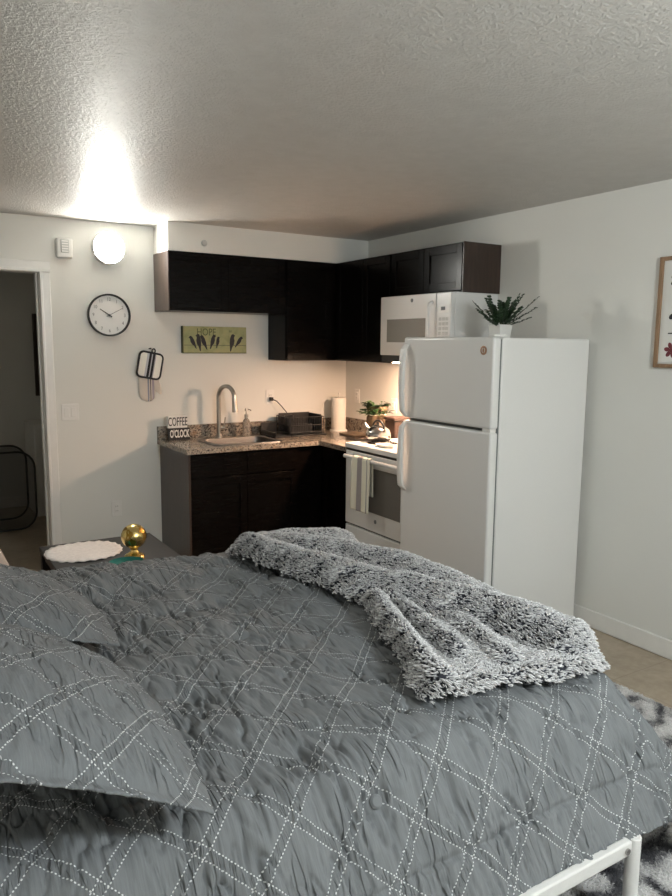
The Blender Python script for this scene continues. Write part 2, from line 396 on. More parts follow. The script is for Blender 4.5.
b = MB(); b.box((-1.665, -.60, .10), (-1.645, -.003, CZ - .036)); b.box((-.835, -.60, .10), (-.815, -.003, CZ - .036)); b.box((-1.645, -.60, .10), (-.835, -.003, .12)); b.box((-1.645, -.60, .12), (-.835, -.585, CZ - .036)); b.box((-1.645, -.02, .12), (-.835, -.003, CZ - .036))
b.build('body', 'espresso', t, bevel=.002)
MB().box((-1.681, -.618, 0), (-1.666, -.003, CZ - .036)).build('end_panel', 'espresso_end', t, bevel=.001)
MB().box((-1.664, -.54, 0), (-.815, -.10, .099)).build('toe_kick', 'toekick', t)
flat(t, 'y', -1.665, -1.235, .69, .855, -.60, 'drawer_front'); flat(t, 'y', -1.235, -.815, .69, .855, -.60, 'drawer_front')
door(t, 'y', -1.665, -1.235, .11, .685, -.60); door(t, 'y', -1.235, -.815, .11, .685, -.60)
t = thing('base_cabinet', 'dark corner base cabinet between sink cabinet and white range', 'cabinet', (-.4, -.4, 0), G_lo)
b = MB(); b.box((-.8145, -.60, .10), (-.003, -.003, CZ - .036)); b.box((-.60, -1.076, .10), (-.003, -.601, CZ - .036)); b.build('body', 'espresso', t, bevel=.002)
b = MB(); b.box((-.81, -.54, 0), (-.2, -.1, .099)); b.box((-.54, -1.07, 0), (-.2, -.54, .099)); b.build('toe_kick', 'toekick', t)
flat(t, 'x', -1.074, -.66, .69, .855, -.60, 'drawer_front'); door(t, 'x', -1.074, -.66, .11, .685, -.60)
# worktop with sink cut-out
SX0, SX1, SY0, SY1 = -1.43, -.93, -.545, -.20
c = MB(); z0, z1 = CZ - .035, CZ
c.box((-1.70, -.64, z0), (SX0, 0, z1)); c.box((SX1, -.64, z0), (0, 0, z1)); c.box((SX0, -.64, z0), (SX1, SY0, z1)); c.box((SX0, SY1, z0), (SX1, 0, z1)); c.box((-.64, -1.0765, z0), (0, -.64, z1))
c.box((-1.70, -.022, z1), (0, 0, z1 + .10)); c.box((-.022, -1.0765, z1), (0, -.022, z1 + .10))
c.build('granite_worktop', 'granite', label='L-shaped speckled granite worktop with backsplash on the dark base cabinets', cat='countertop')
# sink
t = thing('kitchen_sink', 'stainless steel drop-in sink in the granite worktop', 'sink', ((SX0 + SX1) / 2, -.37, CZ))
def rrect(x0, x1, y0, y1, r, n=6):
    P = []
    for (cx, cy, a) in ((x1 - r, y1 - r, 0), (x0 + r, y1 - r, 90), (x0 + r, y0 + r, 180), (x1 - r, y0 + r, 270)):
        for k in range(n + 1): P.append((cx + r * math.cos(math.radians(a + 90 * k / n)), cy + r * math.sin(math.radians(a + 90 * k / n))))
    return P
bm = MB()
def loops(bm, L):
    V = [[bm.bm.verts.new((x, y, z)) for x, y in P] for P, z in L]
    for a, b in zip(V, V[1:]):
        n = len(a)
        for i in range(n): bm.bm.faces.new((a[i], a[(i + 1) % n], b[(i + 1) % n], b[i]))
    return V
V = loops(bm, [(rrect(SX0 - .03, SX1 + .03, SY0 - .03, SY1 + .03, .06), CZ + .0005), (rrect(SX0 - .028, SX1 + .028, SY0 - .028, SY1 + .028, .06), CZ + .006), (rrect(SX0 + .01, SX1 - .01, SY0 + .01, SY1 - .01, .05), CZ + .006), (rrect(SX0 + .014, SX1 - .014, SY0 + .014, SY1 - .014, .05), CZ - .01), (rrect(SX0 + .03, SX1 - .03, SY0 + .03, SY1 - .03, .05), CZ - .16)])
bm.bm.faces.new(V[-1]); bm.build('basin', 'sink_steel', t, smooth=True)
MB().lathe([(.035, 0), (.035, .004), (.02, .005), (.0001, .003)], (-1.18, -.37, CZ - .1595)).build('drain', 'nickel', t, smooth=True)
# faucet
fx, fy = -1.245, -.12
t = thing('faucet', 'brushed nickel gooseneck faucet behind the sink', 'faucet', (fx, fy, CZ))
MB().lathe([(.032, 0), (.032, .006), (.024, .016), (.021, .03)], (fx, fy, CZ), 24).build('base', 'nickel', t, smooth=True)
pts = [(fx, fy, CZ + .01), (fx, fy, CZ + .32)]
for k in range(1, 15):
    a = PI * k / 14 * 1.03; pts.append((fx + .052 * (1 - math.cos(a)) * .55, fy - .085 * (1 - math.cos(a)), CZ + .32 + .085 * math.sin(a)))
nk = MB().tube(pts, .0165, 14).build('neck', 'nickel', t, smooth=True)
e = Vector(pts[-1]); MB().cyl(e + Vector((0, 0, .012)), e - Vector((-.004, .004, .10)), .017, .022).build('spray_head', 'nickel', nk, smooth=True)
hb = MB(); hb.cyl((fx, fy, CZ + .075), (fx + .045, fy - .005, CZ + .078), .013); hb.cyl((fx + .04, fy - .005, CZ + .076), (fx + .05, fy - .012, CZ + .16), .007, .006); hb.build('handle', 'nickel', t, smooth=True)
# soap bottle
sx_, sy_ = -1.015, -.13
t = thing('soap_dispenser', 'clear soap bottle with a metal pump standing by the sink', 'soap dispenser', (sx_, sy_, CZ))
MB().lathe([(.026, 0), (.029, .006), (.029, .11), (.024, .13), (.012, .142), (.012, .15)], (sx_, sy_, CZ), 20).build('bottle', 'clear', t, smooth=True)
p = MB(); p.cyl((sx_, sy_, CZ + .148), (sx_, sy_, CZ + .175), .016); p.cyl((sx_, sy_, CZ + .175), (sx_, sy_, CZ + .205), .006); p.cyl((sx_, sy_, CZ + .203), (sx_, sy_, CZ + .222), .014, .011); p.tube([(sx_, sy_, CZ + .215), (sx_ + .02, sy_ - .02, CZ + .214), (sx_ + .028, sy_ - .03, CZ + .205)], .005, 8); p.build('pump', 'nickel', t, smooth=True)
# coffee sign
t = thing('coffee_sign', 'small two-tone block sign in white and black reading COFFEE O\'CLOCK on the worktop', 'sign', (-1.57, -.085, CZ))
y0, y1 = -.105, -.075
MB().box((-1.648, y0, CZ + .092), (-1.495, y1, CZ + .182)).build('upper_block', 'sign_white', t, bevel=.002)
MB().box((-1.642, y0 - .006, CZ + .0), (-1.478, y1 + .004, CZ + .09)).build('lower_block', 'sign_black', t, bevel=.002)
link('lettering', text_mesh('COFFEE', .092, (-1.571, y0 - .001, CZ + .137), (1, 0, 0), (0, 0, 1), .002, .48, .0004), 'ink_black', t, label='black lettering')
link('lettering', text_mesh("O'CLOCK", .080, (-1.560, y0 - .007, CZ + .046), (1, 0, 0), (0, 0, 1), .002, .43, .0022), 'sign_white', t, label='white lettering')
# dish rack
rx0, rx1, ry0, ry1 = -.725, -.42, -.33, -.09
t = thing('dish_rack', 'black wire dish rack with drip tray in the counter corner', 'dish rack', ((rx0 + rx1) / 2, -.27, CZ))
tr = MB(); tr.box((rx0 - .0, ry0 - .02, CZ + .0005), (rx1 + .02, ry1 + .02, CZ + .012)); tr.build('tray', 'black_plastic', t, bevel=.004)
wr = MB(); zz = (.03, .085, .15)
for z in zz: wr.tube([(rx0, ry0, CZ + z), (rx1, ry0, CZ + z), (rx1, ry1, CZ + z), (rx0, ry1, CZ + z)], .004, 6, True)
k = 0
for i in range(15):
    x = rx0 + (rx1 - rx0) * i / 14
    wr.tube([(x, ry0, CZ + .15), (x, ry0, CZ + .014), (x, ry1, CZ + .014), (x, ry1, CZ + .15)], .0026, 6)
for i in range(1, 8):
    y = ry0 + (ry1 - ry0) * i / 8
    wr.tube([(rx0, y, CZ + .15), (rx0, y, CZ + .016), (rx1, y, CZ + .016), (rx1, y, CZ + .15)], .0026, 6)
wr.build('wire_basket', 'black_metal', t, smooth=True)
sd = MB(); sd.box((rx0 + .01, ry1 - .02, CZ + .02), (rx1 - .01, ry1 - .012, CZ + .17)); sd.box((rx1 - .016, ry0 + .02, CZ + .02), (rx1 - .008, ry1 - .02, CZ + .165)); sd.box((rx0 + .012, ry0 + .012, CZ + .02), (rx1 - .1, ry0 + .018, CZ + .10)); sd.build('side_panel', 'black_plastic', t, bevel=.002)
MB().lathe([(.034, 0), (.04, .13), (.037, .13), (.031, .006), (.0001, .006)], (rx0 + .075, ry1 - .07, CZ + .02), 18).build('utensil_cup', 'black_plastic', t, smooth=True)
dm = MB(); n = 10
dm.box((-.875, -.36, CZ + .0005), (-.735, -.10, CZ + .014)); dm.box((-.875, -.112, CZ + .014), (-.735, -.10, CZ + .10)); dm.box((-.875, -.36, CZ + .014), (-.867, -.112, CZ + .045))
dm.build('drip_tray', 'black_plastic', label='flat black drying tray lying left of the dish rack', cat='tray', bevel=.003)
# paper towel
px_, py_ = -.165, -.15
t = thing('paper_towel_holder', 'white paper towel roll on an upright holder in the kitchen corner', 'paper towel', (px_, py_, CZ))
MB().lathe([(.075, 0), (.075, .008), (.07, .012), (.0001, .012)], (px_, py_, CZ + .0005)).build('base', 'white_plastic', t, smooth=True)
MB().lathe([(.02, .013), (.060, .013), (.062, .018), (.062, .278), (.060, .283), (.02, .283), (.018, .2), (.018, .014)], (px_, py_, CZ), 36).build('paper_roll', 'paper', t, smooth=True)
p = MB(); p.cyl((px_, py_, CZ + .012), (px_, py_, CZ + .31), .006); p.lathe([(.0001, .305), (.009, .31), (.011, .318), (.007, .327), (.0001, .329)], (px_, py_, CZ), 16); p.build('post', 'white_plastic', t, smooth=True)
MB().box((-.29, -.60, CZ + .0005), (-.12, -.36, CZ + .014)).build('cutting_board', wood('pale_board', (.42, .27, .16), (.6, .42, .27)), label='pale wooden cutting board lying on the counter before the paper towel', cat='cutting board', bevel=.004)
# wall plates
def plate(name, label, x, z, w_, h_, kind, group='white wall plates'):
    t = thing(name, label, 'switch' if kind == 'switch' else 'outlet', (x, 0, z), group)
    MB().box((x - w_ / 2, -.006, z - h_ / 2), (x + w_ / 2, -.0005, z + h_ / 2)).build('plate', 'white_plastic', t, bevel=.002)
    n = 2 if kind == 'switch' else 1
    for k in range(n):
        cx = x + (k - (n - 1) / 2) * .047
        rc = MB().box((cx - .0165, -.0095, z - .033), (cx + .0165, -.0055, z + .033)).build('rocker' if kind == 'switch' else 'receptacle', 'trim', t, bevel=.0015)
        if kind != 'switch':
            for zz_ in (-.017, .017):
                for (a_, b_) in ((-.008, -.0055), (.0055, .008)): MB().box((cx + a_, -.0102, z + zz_ - .005), (cx + b_, -.0093, z + zz_ + .005)).build('slot', 'gasket', rc)
    return t
plate('light_switch', 'white double rocker light switch beside the door frame', -2.327, 1.134, .118, .118, 'switch')
plate('wall_outlet', 'white wall outlet low on the wall above the side table', -2.023, .40, .075, .118, 'outlet')
plate('wall_outlet', 'white wall outlet above the backsplash with a black plug in it', -.742, 1.195, .075, .118, 'outlet')
t = plate('wall_outlet', 'white outlet plate on the right wall beside the paper towel', 0, 1.195, .075, .118, 'outlet'); t.rotation_euler = (0, 0, -PI / 2); t.location = (0, -.19, 1.195)
t = plate('wall_outlet', 'white outlet plate on the right wall above the brown box', 0, 1.15, .075, .118, 'outlet'); t.rotation_euler = (0, 0, -PI / 2); t.location = (0, -.72, 1.15)
# plug + cord
t = thing('power_cord', 'black plug and drooping cord running from outlet to dish rack', 'cord', (-.742, -.02, 1.18))
MB().box((-.756, -.042, 1.165), (-.728, -.0104, 1.195)).build('plug', 'black_plastic', t, bevel=.004)
MB().tube([(-.738, -.04, 1.178), (-.71, -.06, 1.165), (-.67, -.075, 1.12), (-.63, -.085, 1.07), (-.61, -.078, 1.0), (-.61, -.07, .93), (-.59, -.06, .905), (-.5, -.045, .905)], .004, 8).build('cable', 'black_plastic', t, smooth=True)

# ------------------------------------------------------------------ wall things on the back wall
lx, lz = -2.03, 2.288
def dome(name, label, x, y, z, sgn, mat):
    t = thing(name, label, 'light', (x, y, z), 'round dome lights')
    ax = '-y' if sgn < 0 else '+y' if sgn == 2 else 'z-'
    MB().lathe([(.106, .0005), (.112, .004), (.112, .066), (.108, .070), (.103, .066), (.103, .05), (.0001, .05)], (x, y, z), 48, ax).build('base', 'white_plastic', t, smooth=True)
    MB().lathe([(.1025, .052), (.1025, .062), (.098, .069), (.08, .074), (.05, .077), (.0001, .078)], (x, y, z), 48, ax).build('diffuser', mat, t, smooth=True)
dome('wall_light', 'round glowing white dome light on the wall above the clock', lx, 0, lz, -1, 'dome')
t = thing('standin_lamp', 'tall globe lamp added out of view beside the bed, standing in for an unseen light', 'lamp', (-1.8, -5.65, 0))  # added lamp, stands in for the unseen source behind the camera
MB().lathe([(.14, 0), (.14, .015), (.03, .03), (.012, .05)], (-1.8, -5.65, .001), 32).build('base', 'black_metal', t, smooth=True)
MB().cyl((-1.8, -5.65, .04), (-1.8, -5.65, 1.83), .011).build('pole', 'black_metal', t, smooth=True)
MB().lathe([(.03, 1.81), (.045, 1.825), (.05, 1.842), (.0001, 1.843)], (-1.8, -5.65, 0), 24).build('socket', 'black_metal', t, smooth=True)
MB().lathe([(max(.0001, .13 * math.sin(a)), 1.973 - .13 * math.cos(a)) for a in [PI * k / 16 for k in range(17)]], (-1.8, -5.65, 0), 32).build('globe_shade', 'standin_rear', t, smooth=True)
dome('hall_fill_light', 'dim dome light added out of view to brighten the room behind the doorway', -3.2, 1.1, H, 1, 'fill_hall')  # fill light added out of view to lift the room beyond the doorway
t = thing('alarm_strobe', 'small white wall alarm with a grille above the door corner', 'alarm', (-2.324, 0, 2.265))
MB().box((-2.378, -.045, 2.20), (-2.27, -.0005, 2.335)).build('housing', 'white_plastic', t, bevel=.012, bseg=3)
MB().box((-2.352, -.052, 2.235), (-2.296, -.044, 2.325)).build('lens', 'grey_key', t, bevel=.006)
for i in range(5): MB().box((-2.345, -.0535, 2.24 + i * .017), (-2.303, -.0515, 2.248 + i * .017)).build('louver', 'white_plastic', t)
MB().lathe([(.022, .0005), (.022, .006), (.016, .012), (.0001, .013)], (-1.423, -SD, 2.34), 24, '-y').build('sprinkler_cap', 'grey_key', smooth=True, label='small round cap on the white soffit above the cabinets', cat='cap')
# clock
cx, cz, cr = -2.034, 1.822, .150
t = thing('wall_clock', 'round white wall clock with a black rim showing ten past ten', 'clock', (cx, 0, cz))
MB().lathe([(.135, .0005), (cr, .004), (cr, .040), (.1475, .043), (.143, .040), (.1415, .024), (.138, .024), (.138, .002)], (cx, 0, cz), 64, '-y').build('rim', 'black_plastic', t, smooth=True)
fc = MB().lathe([(.1375, .002), (.1375, .0215), (.0001, .0215)], (cx, 0, cz), 64, '-y').build('face', 'clock_face', t)
ms = []
for h in range(1, 13):
    a = math.radians(30 * h); ms.append(text_mesh(str(h), .034, (cx + .111 * math.sin(a), -.0235, cz + .111 * math.cos(a)), (1, 0, 0), (0, 0, 1), .001, .85))
for i_, m_ in enumerate(ms): link('numeral', m_, 'clock_ink', fc)
def hand(name, deg, L, wd, y):
    a = math.radians(deg); d = Vector((math.sin(a), 0, math.cos(a))); p = Vector((math.cos(a), 0, -math.sin(a))); o_ = Vector((cx, y, cz))
    MB().prism([(-wd, -.022), (wd, -.022), (wd * .6, L), (-wd * .6, L)], o_, p, d, (0, -1, 0), .0012).build(name, 'ink_black' if name == 'hour_hand' else 'gasket', t)
hand('hour_hand', 303, .078, .0042, -.026); hand('minute_hand', 62, .105, .0022, -.0275)
MB().lathe([(.007, .022), (.007, .031), (.0001, .032)], (cx, 0, cz), 16, '-y').build('hub', 'ink_black', t)
# HOPE canvas
t = thing('wall_art', 'long green canvas picture of dark birds on a wire, lettered HOPE, under the short cabinet', 'picture', (-1.227, 0, 1.655))
MB().box((-1.492, -.028, 1.556), (-.963, -.0005, 1.757)).build('canvas', 'canvas', t, bevel=.002)
e = MB(); e.box((-1.4945, -.0282, 1.555), (-1.486, -.0012, 1.758)); e.box((-1.486, -.0282, 1.552), (-.963, -.0012, 1.5562)); e.build('edge', 'canvas_edge', t)
ms = [text_mesh('HOPE', .078, (-1.30, -.0288, 1.712), (1, 0, 0), (0, 0, 1), .001, .8), text_mesh('is', .03, (-1.10, -.0288, 1.725), (1, 0, 0), (0, 0, 1), .001, 1.3)]
for m_ in ms: link('lettering', m_, 'canvas_text', t)
bird = [(-.010, -.062), (-.003, -.060), (.004, -.034), (.016, -.014), (.020, .010), (.016, .026), (.018, .038), (.025, .041), (.018, .046), (.010, .052), (0, .050), (-.006, .040), (-.012, .020), (-.014, -.008), (-.011, -.034)]
for (x, z, sc, ang, fl) in ((-1.409, 1.640, .95, 20, 1), (-1.360, 1.640, 1.15, 1, 1), (-1.320, 1.640, 1.05, 15, 1), (-1.252, 1.645, 1.0, 10, -1), (-1.209, 1.640, .8, 4, -1), (-1.09, 1.640, 1.2, 2, -1), (-1.03, 1.645, .9, 28, -1)):
    a = math.radians(-ang * fl); ca, sa = math.cos(a), math.sin(a)
    P = [((px * fl) * ca * sc - pz * sa * -sc * -1, (px * fl) * sa * sc + pz * ca * sc) for px, pz in bird]
    P = [(-(px * fl) * sc * ca + pz * sc * sa * -1 * -1, (px * fl) * sc * sa + pz * sc * ca) for px, pz in bird]
    if fl > 0: P = P[::-1]
    MB().prism(P, (x, -.0282, z), (1, 0, 0), (0, 0, 1), (0, -1, 0), .0012).build('printed_bird', 'ink_black', t)
MB().box((-1.48, -.0292, 1.6125), (-.968, -.0282, 1.6155)).build('printed_wire', 'ink_black', t)
# pot holder + mitt on a hook
def uvplanar(me, ax, o_, w_, h_):
    l = me.uv_layers.new(name='uv')
    for lp in me.loops:
        v = me.vertices[lp.vertex_index].co - Vector(o_); l.data[lp.index].uv = (v.dot(ax[0]) / w_ + .5, v.dot(ax[1]) / h_ + .5)
def cushion(name, P, o_, ux, uy, th, mat, parent, w_, h_, y_off=0):
    """padded flat textile: outline P, domed on both sides, hanging on a wall (-y side)"""
    bm = MB(); ux = Vector(ux); uy = Vector(uy); o_ = Vector(o_); n = Vector((0, -1, 0)); cxx = sum(p[0] for p in P) / len(P); cyy = sum(p[1] for p in P) / len(P)
    L = []
    for (s_, d_) in ((.0, th), (.5, th), (.8, th * .95), (.93, th * .8), (1, th * .5), (.97, th * .1), (.5, 0)):
        L.append([bm.bm.verts.new(o_ + ux * (cxx + (x - cxx) * s_) + uy * (cyy + (y - cyy) * s_) + n * d_) for x, y in P] if s_ else [bm.bm.verts.new(o_ + ux * cxx + uy * cyy + n * d_)])
    k = len(P)
    for i in range(k): bm.bm.faces.new((L[0][0], L[1][i], L[1][(i + 1) % k]))
    for a, b in zip(L[1:], L[2:]):
        for i in range(k): bm.bm.faces.new((a[i], a[(i + 1) % k], b[(i + 1) % k], b[i]))
    bm.bm.faces.new(L[-1])
    o = bm.build(name, mat, parent, smooth=True); uvplanar(o.data, (ux, uy), o_, w_, h_); return o
an = math.radians(-11); ux = Vector((math.cos(an), 0, math.sin(an))); uy = Vector((-math.sin(an), 0, math.cos(an)))
po = Vector((-1.75, -.022, 1.462))
t = thing('pot_holder', 'square quilted pot holder with black edging and stripes hanging under the clock', 'pot holder', po)
sq = rrect(-.088, .088, -.093, .093, .03, 5)
cushion('pad', sq, po, ux, uy, .018, 'potholder', t, .176, .186)
MB().tube([po + ux * x + uy * y + Vector((0, -.010, 0)) for x, y in sq], .0085, 8, True).build('edging', 'ink_black', t, smooth=True)
lp = [po + ux * (.01 + .012 * math.sin(a)) + uy * (.110 + .016 * -math.cos(a)) + Vector((0, -.010, 0)) for a in [2 * PI * k / 12 for k in range(12)]]
MB().tube(lp, .0055, 6, True).build('hanging_loop', 'ink_black', t, smooth=True)
mo = Vector((-1.755, -.002, 1.32))
t = thing('oven_mitt', 'pale striped oven mitt hanging behind the pot holder', 'oven mitt', mo)
mp = [(-.078, .15), (-.080, 0), (-.078, -.07), (-.06, -.11), (-.02, -.128), (.02, -.125), (.042, -.10), (.047, -.06), (.05, -.035), (.066, -.055), (.084, -.075), (.097, -.07), (.097, -.05), (.085, .0), (.07, .05), (.065, .15)]
cushion('body', mp, mo, (1, 0, 0), (0, 0, 1), .018, 'mitt', t, .17, .26)
MB().cyl((-1.742, -.0005, 1.585), (-1.742, -.04, 1.588), .005).build('wall_hook', 'black_metal', smooth=True, label='small black wall hook holding the pot holder', cat='hook')

# ------------------------------------------------------------------ framed print on the right wall
t = thing('framed_print', 'wood framed print with black and dark red motifs on the right wall', 'picture', (0, -3.25, 1.80))
f0, f1, g0, g1 = -3.56, -3.008, 1.525, 2.085
FD = .026
fr = MB(); fw_ = .02
fr.box((-FD, f0, g0), (-.0005, f0 + fw_, g1)); fr.box((-FD, f1 - fw_, g0), (-.0005, f1, g1)); fr.box((-FD, f0 + fw_, g0), (-.0005, f1 - fw_, g0 + fw_)); fr.box((-FD, f0 + fw_, g1 - fw_), (-.0005, f1 - fw_, g1))
fr.build('frame', 'frame_wood', t, bevel=.003)
MB().box((-.012, f0 + fw_ - .002, g0 + fw_ - .002), (-.004, f1 - fw_ + .002, g1 - fw_ + .002)).build('print', 'print_paper', t)
def motif(name, mat, shapes):
    for (y, z, rr, n, ph) in shapes:
        m = MB()
        for k in range(n):
            a = 2 * PI * k / n + ph; P = []
            for q in range(10):
                b_ = 2 * PI * q / 10; P.append((rr * .28 * math.cos(b_), rr * .62 + rr * .42 * math.sin(b_)))
            P = [(x * math.cos(a) - yy * math.sin(a), x * math.sin(a) + yy * math.cos(a)) for x, yy in P]
            m.prism(P, (-.0122, y, z), (0, -1, 0), (0, 0, 1), (-1, 0, 0), .001)
        m.prism([(rr * .3 * math.cos(2 * PI * q / 12), rr * .3 * math.sin(2 * PI * q / 12)) for q in range(12)], (-.0124, y, z), (0, -1, 0), (0, 0, 1), (-1, 0, 0), .001)
        m.build(name, mat, t)
motif('dark_motif', 'ink_black', [(-3.115, 1.965, .045, 7, .2), (-3.12, 1.80, .05, 4, .5), (-3.25, 1.93, .06, 5, .3), (-3.42, 1.95, .06, 7, .1), (-3.28, 1.76, .05, 6, 0), (-3.44, 1.78, .06, 4, .8), (-3.30, 1.62, .05, 5, .2)])
motif('red_motif', 'ink_red', [(-3.10, 1.615, .040, 6, .35), (-3.45, 1.62, .05, 6, .1)])
for (y, z) in ((-3.12, 1.70), (-3.28, 1.69)): MB().box((-.0135, y - .05, z - .003), (-.0118, y + .045, z + .003)).build('stem_line', 'ink_black', t)

# ------------------------------------------------------------------ microwave
YM0, YM1 = -1.0785, -1.838
t = thing('microwave', 'white over-the-range microwave mounted below the short dark cabinet', 'microwave', (-.2, -1.46, 1.555))
MB().box((-.365, YM1, 1.556), (-.001, YM0, 1.9635)).build('body', 'white_app', t, bevel=.004)
MB().box((-.388, YM1 + .006, 1.509), (-.02, YM0 - .006, 1.5575)).build('bottom_vent', 'black_plastic', t)
md_ = MB().box((-.40, -1.690, 1.558), (-.366, YM0, 1.962)).build('door', 'white_app', t, bevel=.006)
MB().box((-.403, -1.588, 1.648), (-.3995, -1.160, 1.805)).build('window', 'mw_glass', md_, bevel=.002)
cp = MB().box((-.40, YM1, 1.558), (-.366, -1.694, 1.962)).build('control_panel', 'white_app', t, bevel=.006)
h = MB(); hz = [1.60, 1.61, 1.64, 1.76, 1.87, 1.895, 1.905]; hx = [-.40, -.425, -.437, -.437, -.437, -.425, -.40]
h.tube([(x, -1.655, z) for x, z in zip(hx, hz)], .011, 10); h.build('handle', 'white_app', md_, smooth=True)
MB().box((-.4025, -1.822, 1.835), (-.3995, -1.722, 1.885)).build('display_panel', 'white_plastic', cp)
MB().box((-.4035, -1.785, 1.850), (-.402, -1.745, 1.872)).build('display', 'black_plastic', cp)
for r_ in range(6):
    for c_ in range(3): MB().box((-.402, -1.815 + c_ * .033, 1.635 + r_ * .030), (-.3995, -1.789 + c_ * .033, 1.655 + r_ * .030)).build('key', 'grey_key', cp, bevel=.001)
MB().lathe([(.013, .4005), (.013, .403), (.0001, .4035)], (0, -1.44, 1.925), 20, '-x').build('badge', 'gasket', md_)
MB().box((-.33, -1.30, 1.504), (-.22, -1.14, 1.5088)).build('task_light', 'task', t)

# ------------------------------------------------------------------ range
YR0, YR1 = -1.080, -1.838; RT = .945
t = thing('kitchen_range', 'white freestanding electric range between corner cabinet and refrigerator', 'stove', (-.35, -1.46, 0))
MB().box((-.64, YR1, .05), (-.01, YR0, RT - .053)).build('body', 'white_app', t, bevel=.003)
MB().box((-.69, YR1 - .001, RT - .035), (-.005, YR0 + .001, RT)).build('cooktop', 'white_app', t, bevel=.006)
MB().box((-.677, YR1 + .012, RT - .0525), (-.02, YR0 - .012, RT - .034)).build('trim_gap', 'black_plastic', t)
d = MB().box((-.682, YR1 + .002, .37), (-.642, YR0 - .002, RT - .053)); od = d.build('oven_door', 'white_app', t, bevel=.006)
MB().box((-.6855, -1.735, .50), (-.680, -1.185, .805)).build('window', 'dark_glass', od, bevel=.004)
h = MB(); h.cyl((-.735, -1.15, .862), (-.735, -1.80, .862), .0135)
for y in (-1.17, -1.77): h.cyl((-.735, y, .862), (-.684, y, .868), .012)
h.build('handle', 'white_app', od, smooth=True)
MB().box((-.68, YR1 + .002, .11), (-.642, YR0 - .002, .358)).build('drawer', 'white_app', t, bevel=.006)
MB().box((-.66, YR1 + .004, .355), (-.642, YR0 - .004, .372)).build('trim_gap', 'black_plastic', t)
MB().lathe([(.014, .6825), (.014, .6845), (.0001, .685)], (0, -1.46, .445), 20, '-x').build('badge', 'gasket', od)
MB().box((-.60, YR1 + .02, .001), (-.03, YR0 - .02, .0495)).build('plinth', 'toekick', t)
bg = MB().box((-.075, YR1, RT + .0005), (-.005, YR0, RT + .17)).build('backguard', 'white_app', t, bevel=.01)
for y in (-1.17, -1.25, -1.67, -1.75): MB().lathe([(.021, .0755), (.019, .098), (.0001, .099)], (0, y, RT + .09), 18, '-x').build('knob', 'white_plastic', bg, smooth=True)
def burner(x, y, r):
    b = MB().lathe([(r + .012, 0), (r + .012, .004), (r, .002), (.0001, .0005)], (x, y, RT + .0003), 30)
    b.build('drip_pan', 'steel', t, smooth=True)
    P = []
    for i in range(90): a = i / 90 * 2 * PI * 4; rr = .018 + (r - .024) * i / 90; P.append((x + rr * math.cos(a), y + rr * math.sin(a), RT + .010))
    MB().tube(P, .0042, 6).build('burner_coil', 'black_metal', t, smooth=True)
for a in ((-.50, -1.27, .095), (-.24, -1.27, .075), (-.50, -1.65, .075), (-.24, -1.65, .095)): burner(*a)
# towel over the handle
n = 60; mm = 22; s = np.linspace(0, 1, n)[:, None]; u = np.linspace(0, 1, mm)[None, :]
Lf, Lb = .350, .24; tot = Lf + .06 + Lb; d = s * tot; rr = .0195
ang = np.clip((d - Lf) / rr / (0.06 / (rr * PI)) , 0, PI)
xx = -.735 - rr * np.cos(ang) * 1.0 + 0 * u; zz_ = .862 + rr * np.sin(ang) + 0 * u
zz_ = np.where(d < Lf, .862 - (Lf - d), np.where(d > Lf + .06, .862 - (d - Lf - .06), zz_)) + 0 * u
fold = .006 * np.sin(u * 9 + 1) * np.where(d < Lf, (Lf - d) / Lf, .3)
xx = xx - np.abs(fold) - .002
wid = .215 - .03 * np.clip((d - Lf * .9) / .1, 0, 1) + 0 * u; ywc = -1.385
yy = ywc + .5 * wid - u * wid + .010 * (1 - s)
me = gridmesh('kitchen_towel', xx, yy, zz_, np.stack([u + 0 * s, s * 2 + 0 * u], -1))
o = link('kitchen_towel', me, 'towel', smooth=True, label='cream and grey striped kitchen towel hanging over the oven handle', cat='towel')
md = o.modifiers.new('thick', 'SOLIDIFY'); md.thickness = .005; md.offset = 0
# kettle
kx, ky = -.47, -1.175; kz = RT + .0145
t = thing('kettle', 'stainless steel kettle standing on the rear-left part of the cooktop', 'kettle', (kx, ky, kz))
MB().lathe([(.074, 0), (.086, .008), (.091, .03), (.090, .05), (.080, .074), (.055, .092), (.03, .097)], (kx, ky, kz), 36).build('body', 'steel', t, smooth=True)
MB().lathe([(.0885, .0), (.0888, .012), (.084, .013), (.07, .0)], (kx, ky, kz), 36).build('base_ring', 'black_plastic', t, smooth=True)
MB().lathe([(.044, .094), (.04, .100), (.015, .106), (.008, .108), (.013, .120), (.0001, .126)], (kx, ky, kz), 24).build('lid', 'steel', t, smooth=True)
MB().tube([(kx - .02, ky + .075, kz + .06), (kx - .03, ky + .105, kz + .085), (kx - .035, ky + .12, kz + .115)], .012, 10, rad=[.018, .014, .010]).build('spout', 'steel', t, smooth=True)
P = [(kx + .0, ky + .068 * math.cos(a) , kz + .082 + .056 * math.sin(a)) for a in [PI * k / 14 for k in range(15)]]
MB().tube(P, .007, 8).build('handle', 'black_plastic', t, smooth=True)
# spoon rest
MB().lathe([(.0001, .003), (.05, .004), (.062, .018), (.066, .018), (.055, 0), (.0001, 0)], (-.585, -1.42, RT + .0008), 28, sx=.8, sy=1.25).build('spoon_rest', 'ceramic', smooth=True, label='white spoon rest on the cooktop right of the kettle', cat='spoon rest')

